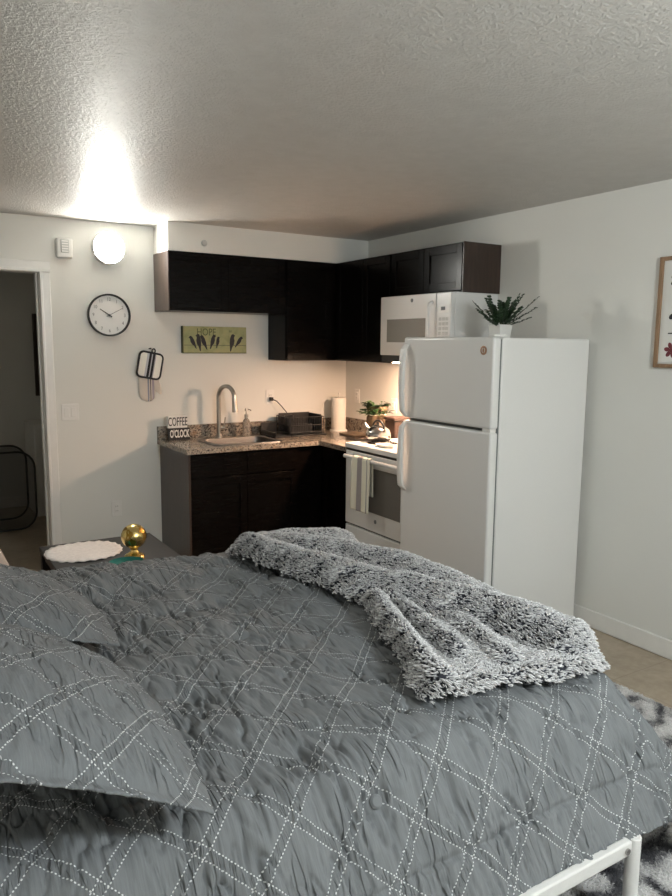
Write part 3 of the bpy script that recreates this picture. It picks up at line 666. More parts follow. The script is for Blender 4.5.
# ------------------------------------------------------------------ plants
def leafmesh(bm, base, tip, width, normal, droop=.0, n=4):
    base = Vector(base); tip = Vector(tip); d = tip - base; side = d.cross(normal).normalized(); nn = side.cross(d).normalized()
    prof = [.25, .9, 1, .72, .0]; prev = None
    for i in range(n + 1):
        f = i / n; c = base + d * f - Vector((0, 0, droop * f * f)); wd = width * prof[i]
        cur = (bm.verts.new(c + side * wd + nn * wd * .35), bm.verts.new(c), bm.verts.new(c - side * wd + nn * wd * .35)) if wd > 0 else (bm.verts.new(c),)
        if prev:
            if len(cur) == 3:
                bm.faces.new((prev[0], prev[1], cur[1], cur[0])); bm.faces.new((prev[1], prev[2], cur[2], cur[1]))
            else:
                bm.faces.new((prev[0], prev[1], cur[0])); bm.faces.new((prev[1], prev[2], cur[0]))
        prev = cur
R_ = random.Random(11)
bx, by = -.25, -.84
t = thing('potted_plant', 'leafy green plant in a burlap wrapped pot behind the kettle', 'plant', (bx, by, CZ))
P = [(r_, z_ * 1.2) for r_, z_ in ((.058, .0), (.072, .02), (.082, .09), (.076, .15), (.062, .17), (.078, .205), (.086, .222), (.074, .214), (.057, .18), (.052, .16), (.0001, .16))]
o = MB().lathe(P, (bx, by, CZ + .0005), 30).build('burlap_wrap', 'burlap', t, smooth=True)
for v in o.data.vertices:
    a = math.atan2(v.co.y - by, v.co.x - bx); k = 1 + .07 * math.sin(a * 9) * min(1, max(0, (v.co.z - CZ) / .2)); v.co.x = bx + (v.co.x - bx) * k; v.co.y = by + (v.co.y - by) * k
MB().tube([(bx + .064 * math.cos(a), by + .064 * math.sin(a), CZ + .203 + .003 * math.sin(3 * a)) for a in [2 * PI * k / 24 for k in range(24)]], .005, 6, True).build('twine', 'doily', t, smooth=True)
lf = MB(); stems = MB()
for i in range(46):
    a = R_.uniform(0, 2 * PI); el = R_.uniform(.15, 1.35); L = R_.uniform(.07, .115); st = Vector((bx + .02 * math.cos(a), by + .02 * math.sin(a), CZ + .20)); dv = Vector((math.cos(a) * math.cos(el), math.sin(a) * math.cos(el), math.sin(el) * .95)); p1 = st + dv * L
    stems.cyl(st, p1, .002, .0014, 5)
    for q in range(3):
        a2 = a + R_.uniform(-1, 1); d2 = Vector((math.cos(a2), math.sin(a2), R_.uniform(-.1, .7))).normalized(); b2 = st + dv * L * R_.uniform(.6, 1); leafmesh(lf.bm, b2, b2 + d2 * R_.uniform(.04, .065), R_.uniform(.014, .021), Vector((0, 0, 1)), .012)
lf.build('leaf', 'leaf', t, smooth=True, kind='stuff'); stems.build('stem', 'leaf_dark', t)
# brown box behind kettle
t = thing('wooden_box', 'dark brown wooden box on the counter beside the refrigerator', 'box', (-.17, -1.0, CZ))
MB().box((-.25, -1.072, CZ + .0005), (-.04, -.945, CZ + .17)).build('body', 'brown_wood', t, bevel=.006)
MB().box((-.256, -1.076, CZ + .171), (-.034, -.942, CZ + .196)).build('lid', 'brown_wood', t, bevel=.006)

# ------------------------------------------------------------------ refrigerator
t = thing('refrigerator', 'white top-freezer refrigerator standing against the right wall', 'refrigerator', (-.4, -2.24, 0))
FY0, FY1, FT = -1.856, -2.618, 1.675
MB().box((-.712, FY1, .03), (-.045, FY0, FT - .003)).build('cabinet', 'white_app', t, bevel=.008, bseg=3)
MB().box((-.721, FY1 + .008, .06), (-.711, FY0 - .008, FT - .012)).build('gasket', 'gasket', t)
fzd = MB().box((-.775, FY1, 1.197), (-.7205, FY0, FT)).build('freezer_door', 'white_app', t, bevel=.014, bseg=4)
frd = MB().box((-.775, FY1, .085), (-.7205, FY0, 1.180)).build('fridge_door', 'white_app', t, bevel=.014, bseg=4)
MB().box((-.70, FY1 + .02, .002), (-.06, FY0 - .02, .031)).build('base_grille', 'gasket', t)
h = MB(); h.box((-.765, FY1 + .015, 1.178), (-.722, FY1 + .075, 1.199)); h.build('hinge', 'white_plastic', t, bevel=.003)
MB().box((-.76, FY1 + .015, FT), (-.67, FY1 + .06, FT + .012)).build('hinge_cover', 'white_plastic', t, bevel=.004)
def fhandle(z0, z1, top):
    # flared at the outer end, slim towards the gap between the doors
    n = 14; bm = MB(); prev = None
    for i in range(n + 1):
        f = i / n; z = z0 + (z1 - z0) * f; arch = math.sin(PI * min(1, max(0, (f if top else f)))) ** .22
        q = .026 - .006 * (f if not top else 1 - f)
        xo = -.776 - .042 * arch - .004
        yc_ = FY0 - .035
        ring = [(-.774 - .030 * arch if 0 < i < n else -.774, yc_ + q), (xo, yc_ + q * .85), (xo - .004, yc_), (xo, yc_ - q * .85), (-.774 - .030 * arch if 0 < i < n else -.774, yc_ - q)]
        cur = [bm.bm.verts.new((x, y, z)) for x, y in ring]
        if prev:
            for k in range(5): bm.bm.faces.new((prev[k], prev[(k + 1) % 5], cur[(k + 1) % 5], cur[k]))
        else: bm.bm.faces.new(cur[::-1])
        prev = cur
    bm.bm.faces.new(prev); return bm.build('handle', 'white_plastic', fzd if top else frd, bevel=.004)
fhandle(1.205, 1.635, True); fhandle(.755, 1.172, False)
MB().lathe([(.0235, .7755), (.0235, .778), (.0195, .7785), (.018, .7765), (.0001, .7765)], (0, -2.545, 1.605), 28, '-x').build('badge', 'copper', fzd, label='round copper badge')
for sg in (-1, 1): MB().tube([(-.7785, -2.545 + sg * (.004 + .006 * math.sin(a)), 1.605 + .011 * math.cos(a)) for a in [PI * k / 8 for k in range(9)]], .0015, 6).build('badge_mark', 'ceramic', fzd)
# plant on the fridge
fx_, fy_ = -.377, -2.25; fz = FT - .002
t = thing('potted_plant', 'small spiky green plant in a white square pot on top of the refrigerator', 'plant', (fx_, fy_, fz))
pm = MB()
for z0_, z1_, a_, b_ in ((0, .075, .036, .043),):
    V = [[pm.bm.verts.new((fx_ + sx * a, fy_ + sy * a, fz + z)) for sx, sy in ((-1, -1), (1, -1), (1, 1), (-1, 1))] for a, z in ((.041, 0), (.049, .078), (.044, .078), (.042, .06))]
    for A_, B_ in zip(V, V[1:]):
        for i in range(4): pm.bm.faces.new((A_[i], A_[(i + 1) % 4], B_[(i + 1) % 4], B_[i]))
    pm.bm.faces.new(V[0][::-1]); pm.bm.faces.new(V[-1])
pm.build('pot', 'ceramic', t, bevel=.004)
MB().box((fx_ - .041, fy_ - .041, fz + .0605), (fx_ + .041, fy_ + .041, fz + .067)).build('soil', 'soil', t)
rtv = Vector((.85, -.527, 0))
lf = MB(); R_ = random.Random(5)
fronds = [(-158, 25, .175), (-142, 38, .185), (-120, 50, .17), (-30, 42, .215), (-18, 58, .185), (-60, 64, .17), (10, 50, .17), (150, 45, .17), (90, 55, .17), (60, 40, .16), (-95, 35, .15), (-170, 62, .16), (200, 15, .15), (120, 70, .13), (30, 70, .12), (75, 60, .12), (-130, 66, .12), (-40, 72, .12), (160, 68, .12), (0, 62, .13), (-75, 58, .12), (-45, 20, .13), (-100, 72, .13), (-15, 30, .19), (170, 35, .14), (-70, 45, .13)]
for (az, el, L) in fronds:
    L *= 1.17
    a = math.radians(az + R_.uniform(-6, 6)); e_ = math.radians(el); dv = Vector((math.cos(a) * math.cos(e_), math.sin(a) * math.cos(e_), math.sin(e_)))
    st = Vector((fx_ + .018 * math.cos(a), fy_ + .018 * math.sin(a), fz + .062)); lf.tube([st, st + dv * L * .5, st + dv * L], .0022, 5, rad=[.003, .0022, .001])
    side = dv.cross(Vector((0, 0, 1))).normalized(); upv = side.cross(dv)
    for q in range(9):
        f = .22 + .78 * q / 8; b2 = st + dv * L * f
        for sg in (-1, 1):
            d2 = (dv * .75 + side * sg * .62 + upv * R_.uniform(-.15, .35)).normalized(); leafmesh(lf.bm, b2, b2 + d2 * (.036 - .016 * f), .0085, upv, .002)
lf.build('leaf', 'leaf_dark', t, kind='stuff')

# ------------------------------------------------------------------ side table and the things on it
TZ = .45; tx0, tx1, ty0, ty1 = -2.735, -2.085, -1.74, -1.0
t = thing('side_table', 'low black side table between the bed and the back wall', 'table', (-2.41, -1.37, 0))
MB().box((tx0, ty0, TZ - .03), (tx1, ty1, TZ)).build('tabletop', 'black_table', t, bevel=.003)
ap = MB(); ap.box((tx0 + .02, ty0 + .02, TZ - .075), (tx1 - .02, ty1 - .02, TZ - .0305)); ap.build('apron', 'black_table', t)
for x in (tx0 + .004, tx1 - .054):
    for y in (ty0 + .004, ty1 - .054): MB().box((x, y, 0), (x + .05, y + .05, TZ - .0305)).build('leg', 'black_table', t, bevel=.002)
MB().box((tx0 + .03, ty0 + .03, .14), (tx1 - .03, ty1 - .03, .16)).build('shelf', 'black_table', t)
dx, dy, dr = -2.535, -1.235, .205
bm = MB(); V = []; N = 88
for (f, z) in ((0, .0045), (.35, .005), (.62, .0035), (.86, .006), (1.0, .003)):
    ring = []
    for i in range(N):
        a = 2 * PI * i / N; r = dr * f * (1 + (.035 * abs(math.sin(a * 11)) if f > .8 else 0)); ring.append(bm.bm.verts.new((dx + r * math.cos(a), dy + r * math.sin(a), TZ + z + (.003 * math.sin(a * 22) * (f > .8)) + .003 * math.sin(a * 3) * f)))
        if f == 0: break
    V.append(ring)
for i in range(N): bm.bm.faces.new((V[0][0], V[1][i], V[1][(i + 1) % N]))
for a_, b_ in zip(V[1:], V[2:]):
    for i in range(N): bm.bm.faces.new((a_[i], a_[(i + 1) % N], b_[(i + 1) % N], b_[i]))
o = bm.build('doily', 'doily', smooth=True, label='round white scalloped lace doily on the black side table', cat='doily')
md = o.modifiers.new('thick', 'SOLIDIFY'); md.thickness = .003; md.offset = 1
gx, gy = -2.325, -1.50
t = thing('globe_ornament', 'shiny gold globe on a round stand on the side table', 'ornament', (gx, gy, TZ))
MB().lathe([(.056, 0), (.056, .014), (.050, .022), (.034, .030), (.022, .040), (.018, .05), (.024, .060)], (gx, gy, TZ + .0005), 32).build('stand', 'gold', t, smooth=True)
gr = .068; gc = Vector((gx, gy, TZ + .058 + gr))
sp_ = MB().lathe([(gr * math.sin(a), -gr * math.cos(a)) if 0 < k < 20 else (.0001, -gr * math.cos(a)) for k, a in enumerate([PI * k / 20 for k in range(21)])], gc, 40).build('sphere', 'gold', t, smooth=True)
for (la, lo, sz, sy_) in ((20, -130, .34, 1.3), (-18, -112, .26, 1.5), (35, -60, .3, .8), (8, -48, .3, 1.2), (45, -175, .3, .7), (0, 150, .35, 1), (30, 60, .4, .8)):
    la_, lo_ = math.radians(la), math.radians(lo); n_ = Vector((math.cos(la_) * math.cos(lo_), math.cos(la_) * math.sin(lo_), math.sin(la_))); e1 = Vector((-math.sin(lo_), math.cos(lo_), 0)); e2 = n_.cross(e1); bm = MB()   # raised land shape
    cen = bm.bm.verts.new(gc + n_ * (gr + .0012)); ring = []
    for k in range(14):
        a = 2 * PI * k / 14; q = sz * (1 + .3 * math.sin(a * 3 + la)) ; v = (n_ + e1 * q * math.cos(a) * .8 + e2 * q * math.sin(a) * sy_).normalized(); ring.append(bm.bm.verts.new(gc + v * (gr + .0012)))
    for k in range(14): bm.bm.faces.new((cen, ring[k], ring[(k + 1) % 14]))
    bm.build('land_relief', 'gold_dark', sp_, smooth=True)
MB().lathe([(.0001, 0), (.04, 0), (.075, .016), (.092, .03), (.088, .031), (.07, .019), (.0001, .006)], (-2.405, -1.62, TZ + .0005), 32, sx=1.0, sy=.8).build('teal_dish', 'teal', smooth=True, label='shallow teal dish on the side table by the bed edge', cat='dish')
# beige upholstered bench at the left edge
t = thing('upholstered_bench', 'pale beige upholstered bench at the left edge beyond the pillows', 'bench', (-3.3, -1.25, 0))
MB().box((-3.62, -1.85, .12), (-2.93, -.72, .465)).build('cushion', 'beige_cloth', t, bevel=.03, bseg=4)
for x in (-3.55, -3.0):
    for y in (-1.77, -.80): MB().cyl((x, y, 0), (x, y, .125), .016, .022).build('leg', 'espresso', t)

# ------------------------------------------------------------------ dark room beyond the doorway
t = thing('laundry_hamper', 'pop-up mesh hamper with thin black wire rims inside the dark doorway', 'hamper', (-2.75, 1.35, 0))
hx0, hx1, hy0, hy1 = -3.02, -2.39, 1.22, 1.66
for y in (hy0, hy1):
    MB().tube([(x, y, z) for x, z in rrect(hx0, hx1, .03, .70, .14, 6)], .009, 8, True).build('wire_rim', 'black_metal', t, smooth=True)
nm = MB(); P = rrect(hx0, hx1, .03, .70, .14, 6); a_ = [nm.bm.verts.new((x, hy0, z)) for x, z in P]; b_ = [nm.bm.verts.new((x, hy1, z)) for x, z in P]
for i in range(len(P)): nm.bm.faces.new((a_[i], a_[(i + 1) % len(P)], b_[(i + 1) % len(P)], b_[i]))
nm.bm.faces.new(b_); nm.bm.faces.new([v for v in a_[::-1]]); nm.build('mesh_panel', 'net', t)
t = thing('storage_cabinet', 'narrow white panelled cabinet standing inside the dark doorway', 'cabinet', (-2.2, 2.1, 0))
MB().box((-2.30, 1.75, .0), (-1.54, 2.28, .86)).build('body', 'trim', t, bevel=.004)
m = MB(); m.box((-2.29, 1.732, .06), (-2.24, 1.7495, .84)); m.box((-1.65, 1.732, .06), (-1.60, 1.7495, .84)); m.box((-2.24, 1.732, .06), (-1.65, 1.7495, .11)); m.box((-2.24, 1.732, .79), (-1.65, 1.7495, .84)); m.build('door', 'trim', t, bevel=.003)
t = thing('dark_frame', 'dark framed panel hanging on the wall inside the doorway', 'picture', (-2.1, 2.3, 1.5))
MB().box((-2.18, 2.27, 1.10), (-1.80, 2.2995, 1.90)).build('frame', 'espresso_end', t, bevel=.004)
MB().box((-2.14, 2.266, 1.14), (-1.84, 2.2705, 1.86)).build('panel', 'dark_glass', t)

# ------------------------------------------------------------------ bed
BX0, BX1, BY0, BY1 = -3.60, -1.765, -4.262, -2.22
t = thing('bed', 'white metal bed frame under the grey comforter', 'bed', (-2.7, -3.3, 0))
RZ = .262
def rail(lo, hi): MB().box(lo, hi).build('rail', 'bed_white', t, bevel=.005)
rail((BX0, BY0 - .012, RZ), (BX1 - .022, BY0 + .012, RZ + .042)); rail((BX0, BY1 - .012, RZ), (BX1 - .022, BY1 + .012, RZ + .042))
rail((BX1 - .012, BY0 + .022, RZ), (BX1 + .012, BY1 - .022, RZ + .042)); rail((BX0 - .012, BY0 + .022, RZ), (BX0 + .012, BY1 - .022, RZ + .042))
for x in (BX0, BX1):
    for y in (BY0, BY1):
        top = 1.06 if x == BX0 else RZ + .043
        MB().cyl((x, y, .0105 if x > -3 else 0), (x, y, top), .020, seg=24).build('leg', 'bed_white', t, bevel=.003)
MB().cyl((-2.7, (BY0 + BY1) / 2, 0), (-2.7, (BY0 + BY1) / 2, RZ), .018).build('leg', 'bed_white', t)
for y in (BY0, BY1):
    b = MB(); b.cyl((BX1 - .045, y - .013, RZ + .021), (BX1 - .045, y - .018, RZ + .021), .009, seg=12); b.build('bolt', 'steel', t)
hb = MB(); hb.tube([(BX0, BY0, 1.05), (BX0, BY1, 1.05)], .016); hb.tube([(BX0, BY0, .62), (BX0, BY1, .62)], .012)
for i in range(1, 12): y = BY0 + (BY1 - BY0) * i / 12; hb.cyl((BX0, y, .62), (BX0, y, 1.05), .007, seg=10)
hb.build('headboard', 'bed_white', t, smooth=True)
for i in range(12): x = BX0 + .1 + i * .145; MB().box((x, BY0 + .0125, RZ + .003), (x + .05, BY1 - .0125, RZ + .014)).build('slat', 'bed_white', t)
MB().box((-3.56, -4.03, RZ + .0145), (-1.79, -2.29, .565)).build('mattress', 'mattress', bevel=.05, bseg=4, label='thick pale mattress on the white bed frame, hidden by the comforter', cat='mattress')
# --- comforter as a draped sheet in cloth coordinates (p along the bed, q across)
ZT = .640; XF, YN, YF = -1.64, -3.97, -2.28; RB = .12
def drape(p, q, extra=0.0):
    """smooth sheet: returns position and unit normal for cloth point (p,q)"""
    b = np.maximum(0, p - XF); a = np.maximum(0, YN - q); a2 = np.maximum(0, q - YF)
    r = np.hypot(b, a + a2) + 1e-9; dx_ = b / r; dy_ = (a2 - a) / r
    corner = 4 * (dx_ * dy_) ** 2                       # 1 on the diagonal
    thm = np.radians(55) - np.radians(8) * corner + np.radians(5) * dx_ ** 2
    th = np.minimum(r / RB, thm); st = np.maximum(0, r - RB * thm)
    out = RB * np.sin(th) + st * np.cos(thm); drop = RB * (1 - np.cos(th)) + st * np.sin(thm)
    bx_ = np.minimum(p, XF); by_ = np.clip(q, YN, YF)
    puff = .012 * np.sin(np.clip((q - YN) / (YF - YN), 0, 1) * PI) + .006 * np.sin(p * 5 + q * 3)
    nx, ny, nz = np.sin(th) * dx_, np.sin(th) * dy_, np.cos(th)
    return bx_ + out * dx_, by_ + out * dy_, ZT - drop + puff * (r < .5), nx, ny, nz, r
HN, HF, HFT = .468, .40, .62
hp = .005
ps = np.arange(-3.50, XF + HFT + 1e-6, hp); qs = np.arange(YN - HN, YF + HF + 1e-6, hp)
Pg, Qg = np.meshgrid(ps, qs, indexing='ij')
# rounded cloth corners at the foot
bq = np.maximum(0, Pg - XF) / HFT; aq = np.maximum(0, YN - Qg) / HN; a2q = np.maximum(0, Qg - YF) / HF
ex = (bq ** 7 + np.maximum(aq, a2q) ** 7) ** (1 / 7); k_ = np.where(ex > 1, 1 / np.maximum(ex, 1e-6), 1)
Pc = np.where(Pg > XF, XF + (Pg - XF) * k_, Pg); Qc = np.where(Qg < YN, YN + (Qg - YN) * k_, np.where(Qg > YF, YF + (Qg - YF) * k_, Qg))
X, Y, Z, nx, ny, nz, r = drape(Pc, Qc)
side = np.clip((r - .05) / .2, 0, 1)
n1 = pnoise(Pc * 4.1 + 3, Qc * 3.7); n2 = pnoise(Pc * 11 + 9, Qc * 4.0 + 2); n3 = pnoise(Pc * 30 + Qc * 3, Qc * 6.5 + 7); n4 = pnoise(Pc * 19 + 50 + Qc * 2, Qc * 4.5 + 20); n5 = pnoise(Pc * 27 + 5 - Qc * 2, Qc * 7 + 40)
crease = -np.exp(-np.abs(n4) / .055) * np.clip(pnoise(Pc * 6 + 11, Qc * 5 + 31) + .25, 0, .6) * .038 - np.exp(-np.abs(n5) / .06) * np.clip(pnoise(Pc * 7 + 61, Qc * 6 + 3) + .2, 0, .6) * .024
hgt = .022 * n1 + .020 * n2 + .010 * n3 + crease + .048 * np.clip((-2.15 - Pc) / .4, 0, 1) * np.clip((Qc + 2.7) / .25, 0, 1)
n6 = pnoise(Pc * 21 + 71 + Qc * 1.2, Qc * 3.2 + 9)
hgt -= side * np.exp(-np.abs(n6) / .03) * np.clip(pnoise(Pc * 9 + 23, Qc * 5 + 77) + .15, 0, .5) * .030
# hanging folds along the side, seam of the border, tufts
hgt += side * .012 * np.sin(Pc * 17 + 2.5 * np.sin(Pc * 5)) * np.clip((r - .12) / .3, 0, 1) * (np.maximum(0, YN - Qc) > 0)
hem = np.where(Pc > XF + .02, .0, 0); dist_hem = np.where(k_ < 1, 0, np.minimum(np.minimum(Qg - qs[0], qs[-1] - Qg), ps[-1] - Pg))
hgt -= .009 * np.exp(-((dist_hem - .145) / .007) ** 2) * (Pg > -3.4)
tufts = [(-2.50, -4.12), (-2.36, -2.98), (-2.76, -3.52), (-2.05, -3.52), (-2.76, -2.62)]
for (tp, tq) in tufts:
    d_ = np.hypot(Pc - tp, Qc - tq); an_ = np.arctan2(Qc - tq, Pc - tp); hgt -= .020 * np.exp(-(d_ / .04) ** 2) - .0025 * np.sin(an_ * 6) * np.exp(-((d_ - .06) / .04) ** 2)
# press down under the pillows
X = X + nx * hgt; Y = Y + ny * hgt; Z = Z + nz * hgt
Z = np.maximum(Z, .06)
me = gridmesh('comforter', X, Y, Z, np.stack([Pc, Qc], -1))
com = link('comforter', me, 'cloth', smooth=False, label='slate grey comforter with white dotted diamond stitching covering the bed', cat='comforter')
for p_ in me.polygons: p_.use_smooth = True
md = com.modifiers.new('thick', 'SOLIDIFY'); md.thickness = .016; md.offset = -1
for (tp, tq) in tufts[:1]:
    x_, y_, z_, a1, a2, a3, _ = [float(v) for v in drape(np.array(tp), np.array(tq))]
    nn = Vector((a1, a2, a3)); b = MB(); b.lathe([(.016, -.008), (.017, -.002), (.012, .003), (.0001, .004)], (0, 0, 0), 20); o = b.build('tuft_button', 'cloth', None, smooth=True)
    o.data.transform(Matrix.Translation(Vector((x_, y_, z_)) - nn * .012) @ nn.to_track_quat('Z', 'Y').to_matrix().to_4x4()); o.parent = com
# --- pillow shams
def pillow(label, c, wid, hei, th, rot, seed, uv0):
    n = 90; s = np.linspace(-1, 1, n); Sg, Tg = np.meshgrid(s, s, indexing='ij')
    fl = .93
    def layer(sg):
        e = np.maximum(np.abs(Sg), np.abs(Tg)); inside = np.clip(1 - (np.abs(Sg) / fl) ** 2.2, 0, 1) * np.clip(1 - (np.abs(Tg) / fl) ** 2.2, 0, 1)
        h = th * inside ** .6 * .5
        pin = 1 + 0 * Sg; pin2 = 1 + .13 * (1 - np.abs(Tg) ** 2) * np.abs(Sg) ** 3
        x = Sg * wid / 2 * pin2; y = Tg * hei / 2 * pin
        w_ = .012 * pnoise(Sg * 3 + seed, Tg * 3) * (inside > 0) + .006 * pnoise(Sg * 9 + seed, Tg * 4 + 5) + .0045 * pnoise(Sg * 24 + seed, Tg * 5 + 1)
        cr = -np.exp(-(pnoise(Sg * 8 + seed * 2, Tg * 2.6) / .05) ** 2) * .006
        z = sg * (h + .002) + (w_ + cr * (inside > .05)) * (1 if sg > 0 else .3) - .02 * (np.abs(Sg) ** 2) * (np.abs(Tg) ** 2)
        return x, y, z, h
    x1, y1, z1, zs = layer(1); x2, y2, z2, _ = layer(-1)
    co = np.concatenate([np.stack([x1, y1, z1], -1).reshape(-1, 3), np.stack([x2, y2, np.minimum(z2, z1 - .004)], -1).reshape(-1, 3)])
    i = np.arange(n * n).reshape(n, n); f1 = np.stack([i[:-1, :-1], i[1:, :-1], i[1:, 1:], i[:-1, 1:]], -1).reshape(-1, 4); f2 = f1[:, ::-1] + n * n
    ed = np.concatenate([i[:, 0], i[-1, 1:], i[-2::-1, -1], i[0, -2:0:-1]]); en = np.roll(ed, -1); f3 = np.stack([en, ed, ed + n * n, en + n * n], -1)
    ul = np.cumsum(np.hypot(np.diff(x1, axis=0, prepend=x1[:1]), np.diff(zs, axis=0, prepend=zs[:1])), 0); vl = np.cumsum(np.hypot(np.diff(y1, axis=1, prepend=y1[:, :1]), np.diff(zs, axis=1, prepend=zs[:, :1])), 1)
    uv = np.concatenate([np.stack([ul + uv0[0], vl + uv0[1]], -1).reshape(-1, 2)] * 2)
    me = rawmesh('pillow', co, np.concatenate([f1, f2, f3]), uv)
    R = rot.to_matrix().to_4x4(); R.translation = Vector(c); me.transform(Matrix.Translation(-Vector(c)) @ R)
    for p_ in me.polygons: p_.use_smooth = True
    o = link('pillow', me, 'cloth', None, label=label, cat='pillow', group='matching grey pillow shams on the bed'); o.location = c; return o
# local x = up the pillow (towards the headboard), local y = across the bed
def prot(tilt, yaw, roll=0): return (Matrix.Rotation(yaw, 3, 'Z') @ Matrix.Rotation(roll, 3, 'X') @ Matrix.Rotation(-tilt, 3, 'Y')).to_quaternion()
tl = math.radians(33)
def pplace(label, yc_, yaw, seed, uv0, x_edge=-2.945, z_edge=.70, roll=0, tilt=tl, ln=.83):
    W = .62; c = Vector((x_edge - .5 * W * math.cos(tilt), yc_, z_edge + .5 * W * math.sin(tilt)))
    q = (Matrix.Rotation(yaw, 3, 'Z') @ Matrix.Rotation(roll, 3, 'X') @ Matrix.Rotation(tilt, 3, 'Y')).to_quaternion()
    return pillow(label, c, W, ln, .16, q, seed, uv0)
pplace('grey stitched pillow sham nearest the camera, overhanging the bed side', -3.70, 0, 3.3, (.03, .04), -2.915, .715, 0, math.radians(25))
pplace('grey stitched pillow sham on the far side of the bed, by the side table', -2.83, math.radians(5), 8.7, (.07, .0), -2.89, .715, 0, math.radians(15), .80)

# --- sherpa throw: offset layer over the comforter at the foot of the bed
def segdist(P, Q, pl):
    best = np.full(P.shape, 9.0); par = np.zeros(P.shape)
    for (a, b) in zip(pl, pl[1:]):
        ax, ay = a; dx_, dy_ = b[0] - ax, b[1] - ay; L2 = dx_ * dx_ + dy_ * dy_
        t_ = np.clip(((P - ax) * dx_ + (Q - ay) * dy_) / L2, 0, 1); d_ = np.hypot(P - ax - t_ * dx_, Q - ay - t_ * dy_)
        best = np.minimum(best, d_)
    return best
def inside(P, Q, poly):
    r_ = np.zeros(P.shape, bool); n = len(poly); j = n - 1
    for i in range(n):
        xi, yi = poly[i]; xj, yj = poly[j]
        with np.errstate(divide='ignore', invalid='ignore'):
            c_ = ((yi > Q) != (yj > Q)) & (P < (xj - xi) * (Q - yi) / (yj - yi + 1e-12) + xi)
        r_ ^= c_; j = i
    return r_
foot = XF + .20
poly = [(-2.14, -2.34), (-2.10, -2.58), (-2.04, -2.86), (-1.985, -3.10), (-1.965, -3.20), (-2.02, -3.34), (-2.075, -3.50), (-2.14, -3.68), (-2.22, -3.84), (-2.25, -3.93), (-2.14, -3.965), (-1.98, -3.965), (-1.82, -4.0), (-1.68, -4.015), (foot - .14, -4.0), (foot - .02, -3.8), (foot, -3.3), (foot, -2.7), (foot - .04, -2.42), (-1.7, -2.30), (-2.0, -2.28)]
gp = .008
bp = np.arange(-2.26, foot + .02, gp); bq_ = np.arange(-4.08, -2.22, gp); Pb, Qb = np.meshgrid(bp, bq_, indexing='ij')
wob = .012 * pnoise(Pb * 9, Qb * 9)
ins = inside(Pb + wob, Qb + wob, poly); de = segdist(Pb + wob, Qb + wob, poly + poly[:1]); de = np.where(ins, de, -de)
def ridge(pl, w_, h_): d_ = segdist(Pb, Qb, pl) / w_; return h_ * np.exp(-d_ ** 2 * 1.3)
hb_ = .022 + 0 * Pb
hb_ = np.maximum(hb_, ridge([(-2.07, -2.42), (-1.99, -2.75), (-1.90, -3.08), (-1.77, -3.32), (-1.66, -3.58), (-1.60, -3.86)], .095, .105))
hb_ = np.maximum(hb_, ridge([(-1.95, -2.34), (-1.72, -2.66), (-1.60, -3.05), (-1.55, -3.4), (-1.56, -3.7)], .085, .085))
hb_ = np.maximum(hb_, ridge([(-2.0, -2.36), (-1.78, -2.37), (-1.58, -2.42)], .09, .085))
hb_ = np.maximum(hb_, ridge([(-1.94, -3.24), (-2.03, -3.48), (-2.14, -3.80), (-2.17, -3.93)], .055, .085))
hb_ = np.maximum(hb_, ridge([(-1.88, -3.26), (-1.93, -3.50), (-1.97, -3.74)], .04, .072))
hb_ = np.maximum(hb_, ridge([(-1.80, -3.42), (-1.80, -3.62), (-1.86, -3.85)], .05, .06))
hb_ = np.maximum(hb_, ridge([(-2.16, -3.945), (-1.98, -3.955), (-1.80, -3.975), (-1.66, -4.0)], .045, .058))
hb_ = hb_ + .012 * pnoise(Pb * 7 + 4, Qb * 7) - .032 * np.exp(-(segdist(Pb, Qb, [(-1.955, -3.20), (-1.84, -3.42), (-1.74, -3.6), (-1.69, -3.85)]) / .022) ** 2)
edge = np.clip(de / .045, 0, 1); hb_ = hb_ * np.sqrt(np.clip(1 - (1 - edge) ** 2, 0, 1))
bx3, by3, bz3, n1_, n2_, n3_, _ = drape(Pb, Qb)
hh = hb_ + .010
BX, BY, BZ = bx3 + n1_ * hh, by3 + n2_ * hh, bz3 + n3_ * hh
ii = np.arange(Pb.size).reshape(Pb.shape); keep = (ins[:-1, :-1] & ins[1:, :-1] & ins[1:, 1:] & ins[:-1, 1:])
F = np.stack([ii[:-1, :-1], ii[1:, :-1], ii[1:, 1:], ii[:-1, 1:]], -1)[keep]
CO = np.stack([BX, BY, BZ], -1).reshape(-1, 3)
us, inv = np.unique(F, return_inverse=True); CO = CO[us]; F = inv.reshape(F.shape)
